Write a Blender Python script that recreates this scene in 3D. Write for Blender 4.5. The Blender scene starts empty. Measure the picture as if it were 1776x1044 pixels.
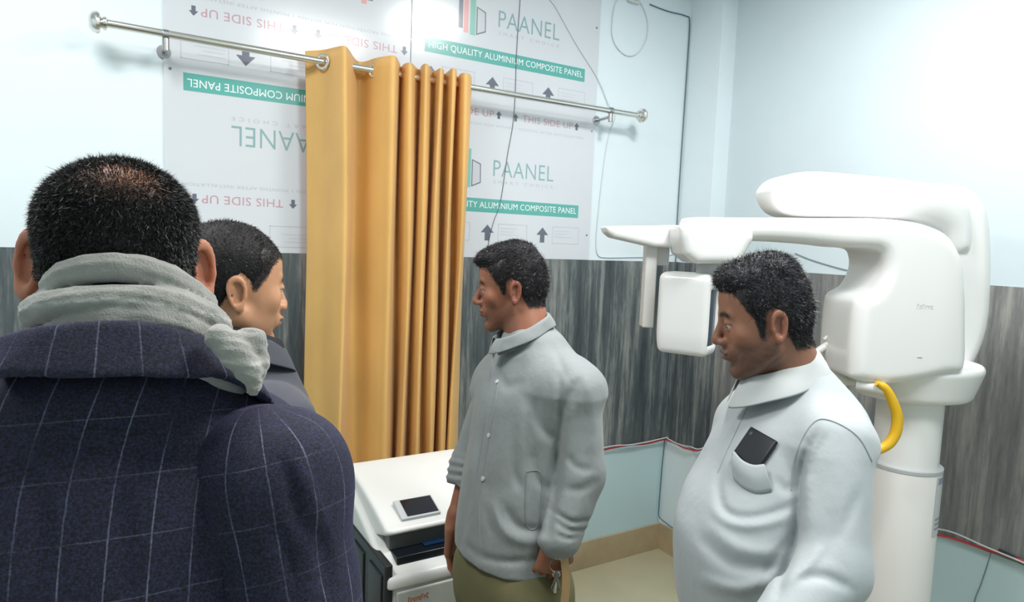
import bpy, bmesh, math, random
import numpy as np
from mathutils import Vector, Matrix
random.seed(7)
C = bpy.context.scene.collection
PI = math.pi
# ------------------------------------------------------------------ camera
YAW, PITCH, ROLL, FPX, EYE = 0.54206101, 0.09177981, 0.038532, 1146.1, 1.68
def cam_rot(yaw, pitch, roll):
    cy, sy, cp, sp = math.cos(yaw), math.sin(yaw), math.cos(pitch), math.sin(pitch)
    fwd = np.array([sy*cp, cy*cp, -sp]); right = np.array([cy, -sy, 0.]); up = np.cross(right, fwd)
    r2 = right*math.cos(roll)+up*math.sin(roll); u2 = -right*math.sin(roll)+up*math.cos(roll)
    return np.stack([r2, u2, -fwd], 1)
CR = cam_rot(YAW, PITCH, ROLL)
def ray(px, py): return CR @ np.array([(px-888)/FPX, -(py-522)/FPX, -1.])
def W(px, py, D): return ray(px, py)*D+np.array([0, 0, EYE])
def onY(px, py, Y): d = ray(px, py); return d*Y/d[1]+np.array([0, 0, EYE])
def onX(px, py, X): d = ray(px, py); return d*X/d[0]+np.array([0, 0, EYE])
cam = bpy.data.cameras.new('camera'); co = bpy.data.objects.new('camera', cam); C.objects.link(co)
M4 = Matrix([list(CR[i])+[[0, 0, EYE][i]] for i in range(3)]+[[0, 0, 0, 1]])
co.matrix_world = M4
cam.sensor_fit = 'HORIZONTAL'; cam.sensor_width = 36; cam.lens = 36*FPX/1776; cam.clip_start = .05
bpy.context.scene.camera = co

# ------------------------------------------------------------------ materials
def mat(name, col, rough=.6, metal=0, spec=.5, bump=None, coat=0, sheen=0, attr=None, trans=0, ior=1.45,
        var=None, sub=0, emit=None, alpha=1):
    m = bpy.data.materials.new(name); m.use_nodes = True; nt = m.node_tree; b = nt.nodes['Principled BSDF']
    b.inputs['Base Color'].default_value = (*col, 1); b.inputs['Roughness'].default_value = rough
    b.inputs['Metallic'].default_value = metal; b.inputs['Specular IOR Level'].default_value = spec
    b.inputs['Coat Weight'].default_value = coat; b.inputs['Coat Roughness'].default_value = .15
    b.inputs['Sheen Weight'].default_value = sheen; b.inputs['Transmission Weight'].default_value = trans
    b.inputs['IOR'].default_value = ior; b.inputs['Alpha'].default_value = alpha
    if sub: b.inputs['Subsurface Weight'].default_value = sub; b.inputs['Subsurface Radius'].default_value = (.012, .005, .003); b.inputs['Subsurface Scale'].default_value = 1
    if emit: b.inputs['Emission Color'].default_value = (*emit[0], 1); b.inputs['Emission Strength'].default_value = emit[1]
    src = None
    if attr:
        a = nt.nodes.new('ShaderNodeAttribute'); a.attribute_name = attr; src = a.outputs['Color']
    tc = nt.nodes.new('ShaderNodeTexCoord')
    if var:  # (scale, amount, [stretch])
        mp = nt.nodes.new('ShaderNodeMapping'); mp.inputs['Scale'].default_value = var[2] if len(var) > 2 else (1, 1, 1)
        nt.links.new(tc.outputs['Object'], mp.inputs['Vector'])
        n = nt.nodes.new('ShaderNodeTexNoise'); n.inputs['Scale'].default_value = var[0]; n.inputs['Detail'].default_value = 6
        nt.links.new(mp.outputs[0], n.inputs['Vector'])
        r = nt.nodes.new('ShaderNodeMapRange'); r.inputs[1].default_value = .3; r.inputs[2].default_value = .7
        r.inputs[3].default_value = 1-var[1]; r.inputs[4].default_value = 1+var[1]
        nt.links.new(n.outputs[0], r.inputs[0])
        mx = nt.nodes.new('ShaderNodeVectorMath'); mx.operation = 'SCALE'
        if src: nt.links.new(src, mx.inputs[0])
        else: mx.inputs[0].default_value = col
        nt.links.new(r.outputs[0], mx.inputs['Scale']); src = mx.outputs[0]
    if src: nt.links.new(src, b.inputs['Base Color'])
    if bump:  # (scale, strength, distance, [stretch])
        mp = nt.nodes.new('ShaderNodeMapping'); mp.inputs['Scale'].default_value = bump[3] if len(bump) > 3 else (1, 1, 1)
        nt.links.new(tc.outputs['Object'], mp.inputs['Vector'])
        n = nt.nodes.new('ShaderNodeTexNoise'); n.inputs['Scale'].default_value = bump[0]; n.inputs['Detail'].default_value = 5
        nt.links.new(mp.outputs[0], n.inputs['Vector'])
        bp = nt.nodes.new('ShaderNodeBump'); bp.inputs['Strength'].default_value = bump[1]; bp.inputs['Distance'].default_value = bump[2]
        nt.links.new(n.outputs[0], bp.inputs['Height']); nt.links.new(bp.outputs[0], b.inputs['Normal'])
    return m
def s2l(r, g, b):
    f = lambda c: (c/255/12.92) if c/255 <= .04045 else ((c/255+.055)/1.055)**2.4
    return (f(r), f(g), f(b))

# ------------------------------------------------------------------ object helpers
def tag(o, label=None, cat=None, group=None, kind=None):
    if label: o['label'] = label
    if cat: o['category'] = cat
    if group: o['group'] = group
    if kind: o['kind'] = kind
    return o
def empty(name, label, cat, loc=(0, 0, 0), rz=0, group=None):
    o = bpy.data.objects.new(name, None); C.objects.link(o); o.location = loc; o.rotation_euler = (0, 0, rz)
    o.empty_display_size = .1
    return tag(o, label, cat, group)
def link(name, me, m, parent=None, smooth=True):
    if isinstance(m, (list, tuple)):
        for k in m: me.materials.append(k)
    else: me.materials.append(m)
    o = bpy.data.objects.new(name, me); C.objects.link(o)
    if parent: o.parent = parent
    if smooth: me.shade_smooth()
    return o
def mesh(name, V, F, m, parent=None, smooth=True, mi=None, cols=None):
    me = bpy.data.meshes.new(name); V = np.asarray(V, float); me.from_pydata(V.tolist(), [], F.tolist() if isinstance(F, np.ndarray) else F)
    if cols is not None:
        a = me.color_attributes.new('Col', 'FLOAT_COLOR', 'POINT')
        c = np.ones((len(V), 4), np.float32); c[:, :3] = cols; a.data.foreach_set('color', c.ravel())
    o = link(name, me, m, parent, smooth)
    if mi is not None: me.polygons.foreach_set('material_index', list(mi))
    return o
class MB:
    def __init__(s): s.V = []; s.F = []; s.M = []
    def add(s, V, F, mi=0):
        n = len(s.V); s.V += [tuple(map(float, v)) for v in V]; s.F += [tuple(n+i for i in f) for f in F]; s.M += [mi]*len(F)
    def box(s, a, b, mi=0):
        x0, y0, z0 = a; x1, y1, z1 = b
        s.add([(x0, y0, z0), (x1, y0, z0), (x1, y1, z0), (x0, y1, z0), (x0, y0, z1), (x1, y0, z1), (x1, y1, z1), (x0, y1, z1)],
              [(0, 3, 2, 1), (4, 5, 6, 7), (0, 1, 5, 4), (1, 2, 6, 5), (2, 3, 7, 6), (3, 0, 4, 7)], mi)
    def tube(s, pts, r, n=8, mi=0, closed=False, cap=True):
        P = [np.array(p, float) for p in pts]; N = len(P); rs = r if hasattr(r, '__len__') else [r]*N
        up = np.array([0, 0, 1.]); V = []; prev = None
        for i, p in enumerate(P):
            t = (P[(i+1) % N]-P[i-1]) if closed else (P[min(i+1, N-1)]-P[max(i-1, 0)])
            t = t/(np.linalg.norm(t)+1e-9)
            if prev is None:
                a = np.cross(t, up) if abs(t[2]) < .9 else np.cross(t, np.array([1., 0, 0]))
            else: a = prev-t*np.dot(prev, t)
            a /= np.linalg.norm(a)+1e-9; b = np.cross(t, a); prev = a
            for k in range(n):
                an = 2*PI*k/n; V.append(p+rs[i]*(a*math.cos(an)+b*math.sin(an)))
        F = []
        for i in range(N if closed else N-1):
            j = (i+1) % N
            for k in range(n):
                l = (k+1) % n; F.append((i*n+k, i*n+l, j*n+l, j*n+k))
        if cap and not closed: F += [tuple(range(n))[::-1], tuple((N-1)*n+k for k in range(n))]
        s.add(V, F, mi)
    def lathe(s, prof, n=24, c=(0, 0, 0), axis='z', mi=0):
        V = []; F = []
        for (r, h) in prof:
            for k in range(n):
                a = 2*PI*k/n; x, y = r*math.cos(a), r*math.sin(a)
                q = {'z': (x, y, h), 'x': (h, x, y), 'y': (x, h, y)}[axis]
                V.append((q[0]+c[0], q[1]+c[1], q[2]+c[2]))
        for i in range(len(prof)-1):
            for k in range(n):
                l = (k+1) % n; F.append((i*n+k, i*n+l, (i+1)*n+l, (i+1)*n+k))
        F += [tuple(range(n))[::-1], tuple((len(prof)-1)*n+k for k in range(n))]
        s.add(V, F, mi)
    def quad(s, a, b, c, d, mi=0): s.add([a, b, c, d], [(0, 1, 2, 3)], mi)
    def build(s, name, m, parent=None, smooth=False, bevel=0, fix=True, auto=None):
        me = bpy.data.meshes.new(name); me.from_pydata(s.V, [], s.F)
        me.polygons.foreach_set('material_index', s.M)
        if fix or bevel:
            bm = bmesh.new(); bm.from_mesh(me)
            if fix: bmesh.ops.recalc_face_normals(bm, faces=bm.faces)
            if bevel:
                bmesh.ops.bevel(bm, geom=[e for e in bm.edges if e.is_manifold and e.calc_face_angle(0) > .5], offset=bevel, segments=3, profile=.6, affect='EDGES')
            bm.to_mesh(me); bm.free()
        o = link(name, me, m, parent, smooth or bevel > 0)
        if smooth or bevel: me.set_sharp_from_angle(angle=math.radians(auto or 40))
        return o
def spline(pts, n=8, closed=False):
    P = np.array(pts, float); N = len(P); out = []
    for i in range(N if closed else N-1):
        p0, p1, p2, p3 = (P[(i-1) % N], P[i], P[(i+1) % N], P[(i+2) % N]) if closed else (P[max(i-1, 0)], P[i], P[i+1], P[min(i+2, N-1)])
        for k in range(n):
            t = k/n; out.append(.5*((2*p1)+(-p0+p2)*t+(2*p0-5*p1+4*p2-p3)*t*t+(-p0+3*p1-3*p2+p3)*t**3))
    if not closed: out.append(P[-1])
    return np.array(out)

# ------------------------------------------------------------------ implicit surfaces
def ell(P, c, r, R=None):
    q = P-np.array(c, np.float32)
    if R is not None: q = q @ np.asarray(R, np.float32)
    r = np.array(r, np.float32)
    k0 = np.linalg.norm(q/r, axis=1); k1 = np.linalg.norm(q/(r*r), axis=1)+1e-6
    return k0*(k0-1)/k1
def cap(P, a, b, ra, rb=None):
    rb = ra if rb is None else rb
    a = np.array(a, np.float32); b = np.array(b, np.float32); pa = P-a; ba = b-a
    h = np.clip(pa @ ba/(ba @ ba+1e-9), 0, 1)
    return np.linalg.norm(pa-h[:, None]*ba, axis=1)-(ra+(rb-ra)*h)
def chain(P, pts, rs, k=.012):
    d = None
    for i in range(len(pts)-1):
        e = cap(P, pts[i], pts[i+1], rs[i], rs[i+1]); d = e if d is None else smin(d, e, k)
    return d
def smin(a, b, k):
    h = np.clip(.5+.5*(b-a)/k, 0, 1); return b*(1-h)+a*h-k*h*(1-h)
def smax(a, b, k): return -smin(-a, -b, k)
def box(P, c, r, rad=0, R=None):
    q = P-np.array(c, np.float32)
    if R is not None: q = q @ np.asarray(R, np.float32)
    q = np.abs(q)-(np.array(r, np.float32)-rad)
    return np.linalg.norm(np.maximum(q, 0), axis=1)+np.minimum(q.max(1), 0)-rad
def poly2(U, poly):
    poly = np.array(poly, np.float32); d = np.full(len(U), 1e9, np.float32); s = np.ones(len(U), np.float32); N = len(poly)
    for i in range(N):
        a, b = poly[i], poly[i-1]; e = b-a; w = U-a
        h = np.clip(w @ e/(e @ e+1e-12), 0, 1); q = w-h[:, None]*e
        d = np.minimum(d, (q*q).sum(1))
        c1 = U[:, 1] >= a[1]; c2 = U[:, 1] < b[1]; c3 = e[0]*w[:, 1] > e[1]*w[:, 0]
        f = (c1 & c2 & c3) | (~c1 & ~c2 & ~c3); s = np.where(f, -s, s)
    return s*np.sqrt(d)
def extr(d2, h, half, rad):   # round-edged extrusion of a 2D distance
    a = d2+rad; b = np.abs(h)-(half-rad)
    return np.minimum(np.maximum(a, b), 0)+np.sqrt(np.maximum(a, 0)**2+np.maximum(b, 0)**2)-rad
def loft(P, keys, n=2.4):     # keys: (z, cx, cy, rx, ry)
    K = np.array(keys, float); K = spline(K, 5) if len(K) > 2 else K
    K = K[np.r_[True, np.diff(np.maximum.accumulate(K[:, 0])) > 1e-6]].astype(np.float32); z = P[:, 2]
    zz = np.clip(z, K[0, 0], K[-1, 0])
    g = [np.interp(zz, K[:, 0], K[:, i]) for i in (1, 2, 3, 4)]
    x = (P[:, 0]-g[0])/g[2]; y = (P[:, 1]-g[1])/g[3]
    k = (np.abs(x)**n+np.abs(y)**n)**(1/n)
    d = (k-1)*np.minimum(g[2], g[3])
    return smax(d, np.maximum(K[0, 0]-z, z-K[-1, 0]), .03)
def pdist(P, pts):
    d = None
    for i in range(len(pts)-1):
        e = cap(P, pts[i], pts[i+1], 0, 0); d = e if d is None else np.minimum(d, e)
    return d
def crease(P, pts, amp, sig):   # positive amp = groove, fading out at both ends
    best = None; tt = None; n = len(pts)-1
    for i in range(n):
        a = np.array(pts[i], np.float32); ba = np.array(pts[i+1], np.float32)-a; pa = P-a
        h = np.clip(pa @ ba/(ba @ ba+1e-9), 0, 1); d = np.linalg.norm(pa-h[:, None]*ba, axis=1); t = (i+h)/n
        if best is None: best, tt = d, t
        else: tt = np.where(d < best, t, tt); best = np.minimum(d, best)
    return amp*np.exp(-(best/sig)**2)*np.sqrt(np.clip(np.sin(PI*np.clip(tt, .02, .98)), 0, 1))
def wob(P, f, seed, n=5):
    rs = np.random.RandomState(seed); o = 0
    for i in range(n):
        d = rs.normal(size=3)*f; o = o+np.sin(P @ d.astype(np.float32)+rs.uniform(0, 6.28))
    return o/n
def rot(x=0, y=0, z=0):
    return np.array(Matrix.Rotation(z, 3, 'Z') @ Matrix.Rotation(y, 3, 'Y') @ Matrix.Rotation(x, 3, 'X'))
def axis(lo, hi, h, fine=()):
    out = [lo]
    while out[-1] < hi:
        s = h
        for a, b, hf in fine:
            if a-h <= out[-1] <= b: s = hf
        out.append(out[-1]+s)
    return np.array(out, np.float32)
def surface(f, ax, smooth=1):
    X, Y, Z = ax; nx, ny, nz = len(X), len(Y), len(Z); B = 8
    F = np.full((nx, ny, nz), 1., np.float32)
    bx, by, bz = [range(0, n, B) for n in (nx, ny, nz)]
    cen = []; rad = []; idx = []
    for i in bx:
        x0, x1 = X[i], X[min(i+B, nx-1)]
        for j in by:
            y0, y1 = Y[j], Y[min(j+B, ny-1)]
            for k in bz:
                z0, z1 = Z[k], Z[min(k+B, nz-1)]
                cen.append(((x0+x1)/2, (y0+y1)/2, (z0+z1)/2)); rad.append(.5*math.sqrt((x1-x0)**2+(y1-y0)**2+(z1-z0)**2)); idx.append((i, j, k))
    cen = np.array(cen, np.float32); d = f(cen); rad = np.array(rad)
    act = np.abs(d) < rad*1.7+.014
    for q in np.where(~act & (d < 0))[0]:
        i, j, k = idx[q]; F[i:i+B, j:j+B, k:k+B] = -1
    A = [idx[q] for q in np.where(act)[0]]
    step = 400
    for s in range(0, len(A), step):
        pts = []; sl = []
        for (i, j, k) in A[s:s+step]:
            g = np.meshgrid(X[i:i+B], Y[j:j+B], Z[k:k+B], indexing='ij'); sh = g[0].shape
            pts.append(np.stack([t.ravel() for t in g], 1)); sl.append((i, j, k, sh))
        v = f(np.concatenate(pts)); o = 0
        for (i, j, k, sh) in sl:
            n = sh[0]*sh[1]*sh[2]; F[i:i+B, j:j+B, k:k+B] = v[o:o+n].reshape(sh); o += n
    F[0], F[-1], F[:, 0], F[:, -1], F[:, :, 0], F[:, :, -1] = (np.maximum(t, 1e-3) for t in (F[0], F[-1], F[:, 0], F[:, -1], F[:, :, 0], F[:, :, -1]))
    S = F < 0
    cnt = sum(S[a:nx-1+a, b:ny-1+b, c:nz-1+c].astype(np.int8) for a in (0, 1) for b in (0, 1) for c in (0, 1))
    m = (cnt > 0) & (cnt < 8); ci = np.argwhere(m); vid = np.full(m.shape, -1, np.int64); vid[m] = np.arange(len(ci))
    acc = np.zeros((len(ci), 3)); num = np.zeros(len(ci))
    i, j, k = ci.T; ax3 = (X, Y, Z)
    cs = [(a, b, c) for a in (0, 1) for b in (0, 1) for c in (0, 1)]
    for u in cs:
        for v in cs:
            dlt = [v[t]-u[t] for t in range(3)]
            if sum(dlt) == 1 and min(dlt) == 0:
                fu = F[i+u[0], j+u[1], k+u[2]]; fv = F[i+v[0], j+v[1], k+v[2]]
                cr = (fu < 0) != (fv < 0); t = np.where(cr, fu/np.where(fu == fv, 1, fu-fv), 0)
                pu = np.stack([X[i+u[0]], Y[j+u[1]], Z[k+u[2]]], 1); pv = np.stack([X[i+v[0]], Y[j+v[1]], Z[k+v[2]]], 1)
                acc += np.where(cr[:, None], pu+(pv-pu)*t[:, None], 0); num += cr
    V = acc/num[:, None]
    Q = []
    def quads(mask, offs, flip):
        e = np.argwhere(mask)
        if not len(e): return
        q = np.stack([vid[tuple((e+o).T)] for o in offs], 1)
        Q.append(q[:, ::-1] if flip else q)
    a, b = S[:-1, 1:-1, 1:-1], S[1:, 1:-1, 1:-1]
    o = [np.array(t) for t in ((0, 0, 0), (0, 1, 0), (0, 1, 1), (0, 0, 1))]
    quads(a & ~b, o, False); quads(~a & b, o, True)
    a, b = S[1:-1, :-1, 1:-1], S[1:-1, 1:, 1:-1]
    o = [np.array(t) for t in ((0, 0, 0), (0, 0, 1), (1, 0, 1), (1, 0, 0))]
    quads(a & ~b, o, False); quads(~a & b, o, True)
    a, b = S[1:-1, 1:-1, :-1], S[1:-1, 1:-1, 1:]
    o = [np.array(t) for t in ((0, 0, 0), (1, 0, 0), (1, 1, 0), (0, 1, 0))]
    quads(a & ~b, o, False); quads(~a & b, o, True)
    Q = np.concatenate(Q)
    for _ in range(smooth):
        E = np.concatenate([Q[:, [0, 1]], Q[:, [1, 2]], Q[:, [2, 3]], Q[:, [3, 0]]])
        acc = np.zeros_like(V); n = np.zeros(len(V))
        for t in range(3): acc[:, t] = np.bincount(E[:, 0], V[E[:, 1], t], len(V))+np.bincount(E[:, 1], V[E[:, 0], t], len(V))
        n = np.bincount(E[:, 0], minlength=len(V))+np.bincount(E[:, 1], minlength=len(V))
        V = V*.5+.5*acc/n[:, None]
    return V, Q
def implicit(name, f, lo, hi, h, m, parent=None, fine=((), (), ()), smooth=1, paint=None):
    V, Q = surface(f, [axis(lo[t], hi[t], h, fine[t]) for t in range(3)], smooth)
    return mesh(name, V, Q, m, parent, cols=None if paint is None else paint(V))
# ================================================================== THE ROOM
BY, RX = 2.604, 2.69
DT, DB = 1.597, .628        # top and bottom of the dado sheet
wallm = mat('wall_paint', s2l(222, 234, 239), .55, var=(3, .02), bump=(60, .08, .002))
wallr = mat('wall_paint_darkened', s2l(204, 218, 224), .55, var=(3, .02), bump=(60, .08, .002))  # same wall paint, darkened to offset the close ceiling lamp
wallc = mat('wall_paint_low', s2l(190, 216, 222), .5, var=(3, .03), bump=(60, .08, .002))
def dado_mat(name, a, b, c, sc):
    m = bpy.data.materials.new(name); m.use_nodes = True; nt = m.node_tree; p = nt.nodes['Principled BSDF']; p.inputs['Roughness'].default_value = .45
    tc = nt.nodes.new('ShaderNodeTexCoord'); L = nt.links.new
    def noise(scale, st, det=6, rough=.6):
        mp = nt.nodes.new('ShaderNodeMapping'); mp.inputs['Scale'].default_value = st; L(tc.outputs['Object'], mp.inputs['Vector'])
        n = nt.nodes.new('ShaderNodeTexNoise'); n.inputs['Scale'].default_value = scale; n.inputs['Detail'].default_value = det; n.inputs['Roughness'].default_value = rough
        L(mp.outputs[0], n.inputs['Vector']); return n.outputs[0]
    n1 = noise(sc, (1, 1, .055), 5, .65); n2 = noise(1.6, (1, 1, .35), 4); n3 = noise(90, (1, 1, .18), 3)
    ad = nt.nodes.new('ShaderNodeMath'); ad.operation = 'MULTIPLY_ADD'; L(n3, ad.inputs[0]); ad.inputs[1].default_value = .22; L(n1, ad.inputs[2])
    ad2 = nt.nodes.new('ShaderNodeMath'); ad2.operation = 'MULTIPLY_ADD'; L(n2, ad2.inputs[0]); ad2.inputs[1].default_value = .5; L(ad.outputs[0], ad2.inputs[2])
    r = nt.nodes.new('ShaderNodeValToRGB'); e = r.color_ramp.elements; e[0].position = .62; e[0].color = (*a, 1); e[1].position = 1.07 if False else 1; e[1].color = (*c, 1)
    k = r.color_ramp.elements.new(.82); k.color = (*b, 1); L(ad2.outputs[0], r.inputs[0]); L(r.outputs[0], p.inputs['Base Color'])
    bp = nt.nodes.new('ShaderNodeBump'); bp.inputs['Strength'].default_value = .3; bp.inputs['Distance'].default_value = .003; L(n1, bp.inputs['Height']); L(bp.outputs[0], p.inputs['Normal'])
    return m
dadom = dado_mat('streaked_dado', s2l(56, 64, 68), s2l(84, 92, 95), s2l(138, 142, 140), 26)
dador = dado_mat('streaked_dado_right', s2l(92, 96, 98), s2l(122, 124, 124), s2l(158, 158, 154), 22)
tilem = mat('skirting_tile', s2l(176, 158, 128), .25, var=(6, .12))
floorm = mat('floor_vitrified', s2l(176, 170, 142), .22, var=(2.5, .07), bump=(8, .03, .002))
ceilm = mat('ceiling_paint', (.85, .87, .87), .8, bump=(30, .03, .002))
def struct(name, mb, m, **k):
    o = mb.build(name, m, **k); o['kind'] = 'structure'; return o
CZ = 3.05; LX, FY = -1.6, -1.3
b = MB(); b.box((LX-.1, FY-.1, -.1), (RX+.1, BY+.1, 0)); struct('floor', b, floorm)
b = MB(); b.box((LX-.1, FY-.1, CZ), (RX+.1, BY+.1, CZ+.1)); struct('ceiling', b, ceilm)
def wall(name, lo, hi, m_hi):
    b = MB(); b.box((lo[0], lo[1], DT-.4), (hi[0], hi[1], CZ), 0); b.box((lo[0], lo[1], 0), (hi[0], hi[1], DT-.4), 1)
    return struct(name, b, [m_hi, wallc])
wall('wall_back', (LX-.1, BY), (RX+.1, BY+.1), wallm)
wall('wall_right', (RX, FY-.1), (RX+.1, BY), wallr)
wall('wall_left', (LX-.1, FY-.1), (LX, BY), wallm)
wall('wall_front', (LX, FY-.1), (RX, FY), wallm)
PX, PY = 2.585, 2.385         # corner pillar
b = MB(); b.box((PX, PY, 0), (RX, BY, CZ)); o = struct('trim_1', b, wallm)
# dado sheets
b = MB(); b.box((LX, BY-.008, DB), (PX, BY, DT)); struct('trim_2', b, dadom)
b = MB(); b.box((RX-.008, FY, DB), (RX, PY, DT-.012)); struct('trim_3', b, dador)
b = MB(); b.box((PX-.006, PY-.006, DB), (PX, BY-.008, DT)); b.box((PX, PY-.006, DB), (RX-.008, PY, DT)); struct('trim_4', b, dadom)
# skirting
b = MB(); b.box((LX, BY-.012, 0), (PX, BY, .145)); struct('baseboard_back', b, tilem, bevel=.002)
b = MB(); b.box((RX-.012, FY, 0), (RX, PY-.012, .145)); struct('baseboard_right', b, tilem, bevel=.002)
b = MB(); b.box((PX-.012, PY-.012, 0), (PX, BY-.012, .145)); b.box((PX, PY-.012, 0), (RX, PY, .145)); struct('baseboard_pillar', b, tilem)

# ------------------------------------------------------------------ printed panels
pbase = mat('panel_film', s2l(208, 213, 219), .24, spec=.4, coat=.9, var=(1.2, .025), bump=(3, .2, .003))
teal = mat('print_teal', s2l(84, 168, 160), .35, coat=.9); tealt = mat('print_teal_letters', s2l(134, 168, 170), .35, coat=.9)
white = mat('print_white', s2l(236, 240, 240), .35, coat=.9); grey = mat('print_grey', s2l(112, 118, 130), .35, coat=.9)
pink = mat('print_pink', s2l(190, 150, 160), .35, coat=.9); pgrey = mat('print_pale_grey', s2l(196, 200, 206), .35, coat=.9)
plight = mat('print_light_grey', s2l(178, 182, 190), .35, coat=.9); red = mat('print_red', s2l(224, 160, 160), .35, coat=.9); green = mat('print_green', s2l(128, 188, 174), .35, coat=.9)
blk = mat('print_charcoal', s2l(98, 103, 118), .35, coat=.9)
_tc = {}
def text_mesh(s, spacing=1.0, bold=0):
    key = (s, spacing, bold)
    if key not in _tc:
        c = bpy.data.curves.new('lettering', 'FONT'); c.body = s; c.size = 1; c.space_character = spacing; c.offset = bold; c.resolution_u = 3
        o = bpy.data.objects.new('lettering', c); C.objects.link(o); dg = bpy.context.evaluated_depsgraph_get()
        me = o.evaluated_get(dg).to_mesh(); V = np.array([v.co[:] for v in me.vertices]); F = [tuple(p.vertices) for p in me.polygons]
        o.evaluated_get(dg).to_mesh_clear(); bpy.data.objects.remove(o); bpy.data.curves.remove(c); _tc[key] = (V, F)
    return _tc[key]
def put_text(mb, s, x0, x1, z0, z1, tf, mi, spacing=1.0, bold=0):
    V, F = text_mesh(s, spacing, bold); lo, hi = V.min(0), V.max(0)
    q = [(x0+(v[0]-lo[0])/(hi[0]-lo[0])*(x1-x0), z0+(v[1]-lo[1])/(hi[1]-lo[1])*(z1-z0)) for v in V]
    mb.add([tf(x, z) for x, z in q], F, mi)
PM = [pbase, teal, tealt, white, grey, pink, pgrey, plight, red, green, blk]
def panel(label, x0, x1, z0, z1, turned, cz=None):
    """one composite sheet still in its printed film; turned = mounted upside down"""
    Y = BY-.008 if False else BY; t = .006
    b = MB(); b.box((x0, Y-t, z0), (x1, Y, z1), 0)
    def lay(k):
        yy = Y-t-.0003*k
        return (lambda x, z: (2.127-x, yy, 4.65-z)) if turned else (lambda x, z: (x, yy, z))
    def poly(pts, mi, k=1):
        tf = lay(k); b.add([tf(*p) for p in pts], [tuple(range(len(pts)))], mi)
    def rect(a, c, e, g, mi, k=1): poly([(a, e), (c, e), (c, g), (a, g)], mi, k)
    def frame(a, c, e, g, w, mi):
        rect(a, c, e, e+w, mi); rect(a, c, g-w, g, mi); rect(a, a+w, e, g, mi); rect(c-w, c, e, g, mi)
    def arrow(x, zt, zb, w, mi, st=.38):
        zm = zt-(zt-zb)*.5
        poly([(x-w/2, zm), (x+w/2, zm), (x, zt)], mi); rect(x-w*st/2, x+w*st/2, zb, zm, mi)
    lo_x, hi_x = 1.045, 1.99
    for n in range(-3, 4):
        dz = .64*n
        def ok(a, c):        # keep only rows that fall on the sheet
            q = sorted([4.65-a-dz, 4.65-c-dz] if turned else [a+dz, c+dz]); return q[0] > z0+.002 and q[1] < z1-.002
        if ok(1.798, 1.858):
            rect(1.10, 1.918, 1.798+dz, 1.858+dz, 1)
            put_text(b, 'HIGH QUALITY ALUMINIUM COMPOSITE PANEL', 1.118, 1.906, 1.812+dz, 1.844+dz, lay(2), 3, 1.02, 0)
        if ok(1.96, 2.03): put_text(b, 'PAANEL', 1.442, 1.764, 1.96+dz, 2.03+dz, lay(1), 2, 1.05, -.006)
        if ok(1.928, 1.942): put_text(b, 'SMART CHOICE', 1.444, 1.764, 1.928+dz, 1.942+dz, lay(1), 7, 1.7)
        if ok(1.90, 2.16):
            rect(1.250, 1.270, 1.922+dz, 2.062+dz, 4); rect(1.274, 1.296, 1.907+dz, 2.078+dz, 8); rect(1.304, 1.330, 1.902+dz, 2.068+dz, 9)
            poly([(1.334, 1.905+dz), (1.381, 1.925+dz), (1.379, 2.008+dz), (1.334, 2.024+dz)], 4); poly([(1.339, 1.913+dz), (1.376, 1.929+dz), (1.374, 2.004+dz), (1.339, 2.017+dz)], 6, 2)
        if ok(1.671, 1.751):
            for x in (1.13, 1.422, 1.716): arrow(x, 1.745+dz, 1.674+dz, .066, 10)
            for x in (1.18, 1.477, 1.772):
                frame(x, x+.154, 1.671+dz, 1.751+dz, .0022, 7)
                for q, wq in ((.018, .09), (.032, .075), (.046, .1)): rect(x+.012, x+.012+wq, 1.751+dz-q-.005, 1.751+dz-q, 6)
        if ok(1.57, 1.603):
            for x in (1.115, 1.46, 1.547, 1.885): arrow(x, 1.604+dz, 1.57+dz, .03, 10, .45)
            put_text(b, 'THIS SIDE UP', 1.583, 1.862, 1.572+dz, 1.602+dz, lay(1), 5, 1.05, .002)
            put_text(b, 'THIS SIDE UP', 1.145, 1.435, 1.572+dz, 1.602+dz, lay(1), 5, 1.05, .002)
        if ok(1.533, 1.542): put_text(b, 'REMOVE THE PROTECTION FILM WITHIN 1 MONTHS AFTER INSTALLATION', 1.07, 1.925, 1.532+dz, 1.543+dz, lay(1), 7, 1.1)
    # screws along the edges
    for x in (x0+.02, x1-.02):
        for z in (z0+.12, z0+.62, z0+1.1):
            b.lathe([(.005, Y-t-.002), (.003, Y-t-.003)], 8, (x, 0, z), 'y', 4)
    o = b.build('composite_panel', PM, fix=False)
    return tag(o, label, 'panel', 'film-covered composite panels on the back wall')
panel('film-covered white composite panel left of the curtain, its print mounted upside down', .149, 1.038, DT+.001, CZ-.001, True)
panel('film-covered white composite panel right of the curtain, its print the right way up', 1.042, 1.995, DT+.001, CZ-.001, False)

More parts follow.
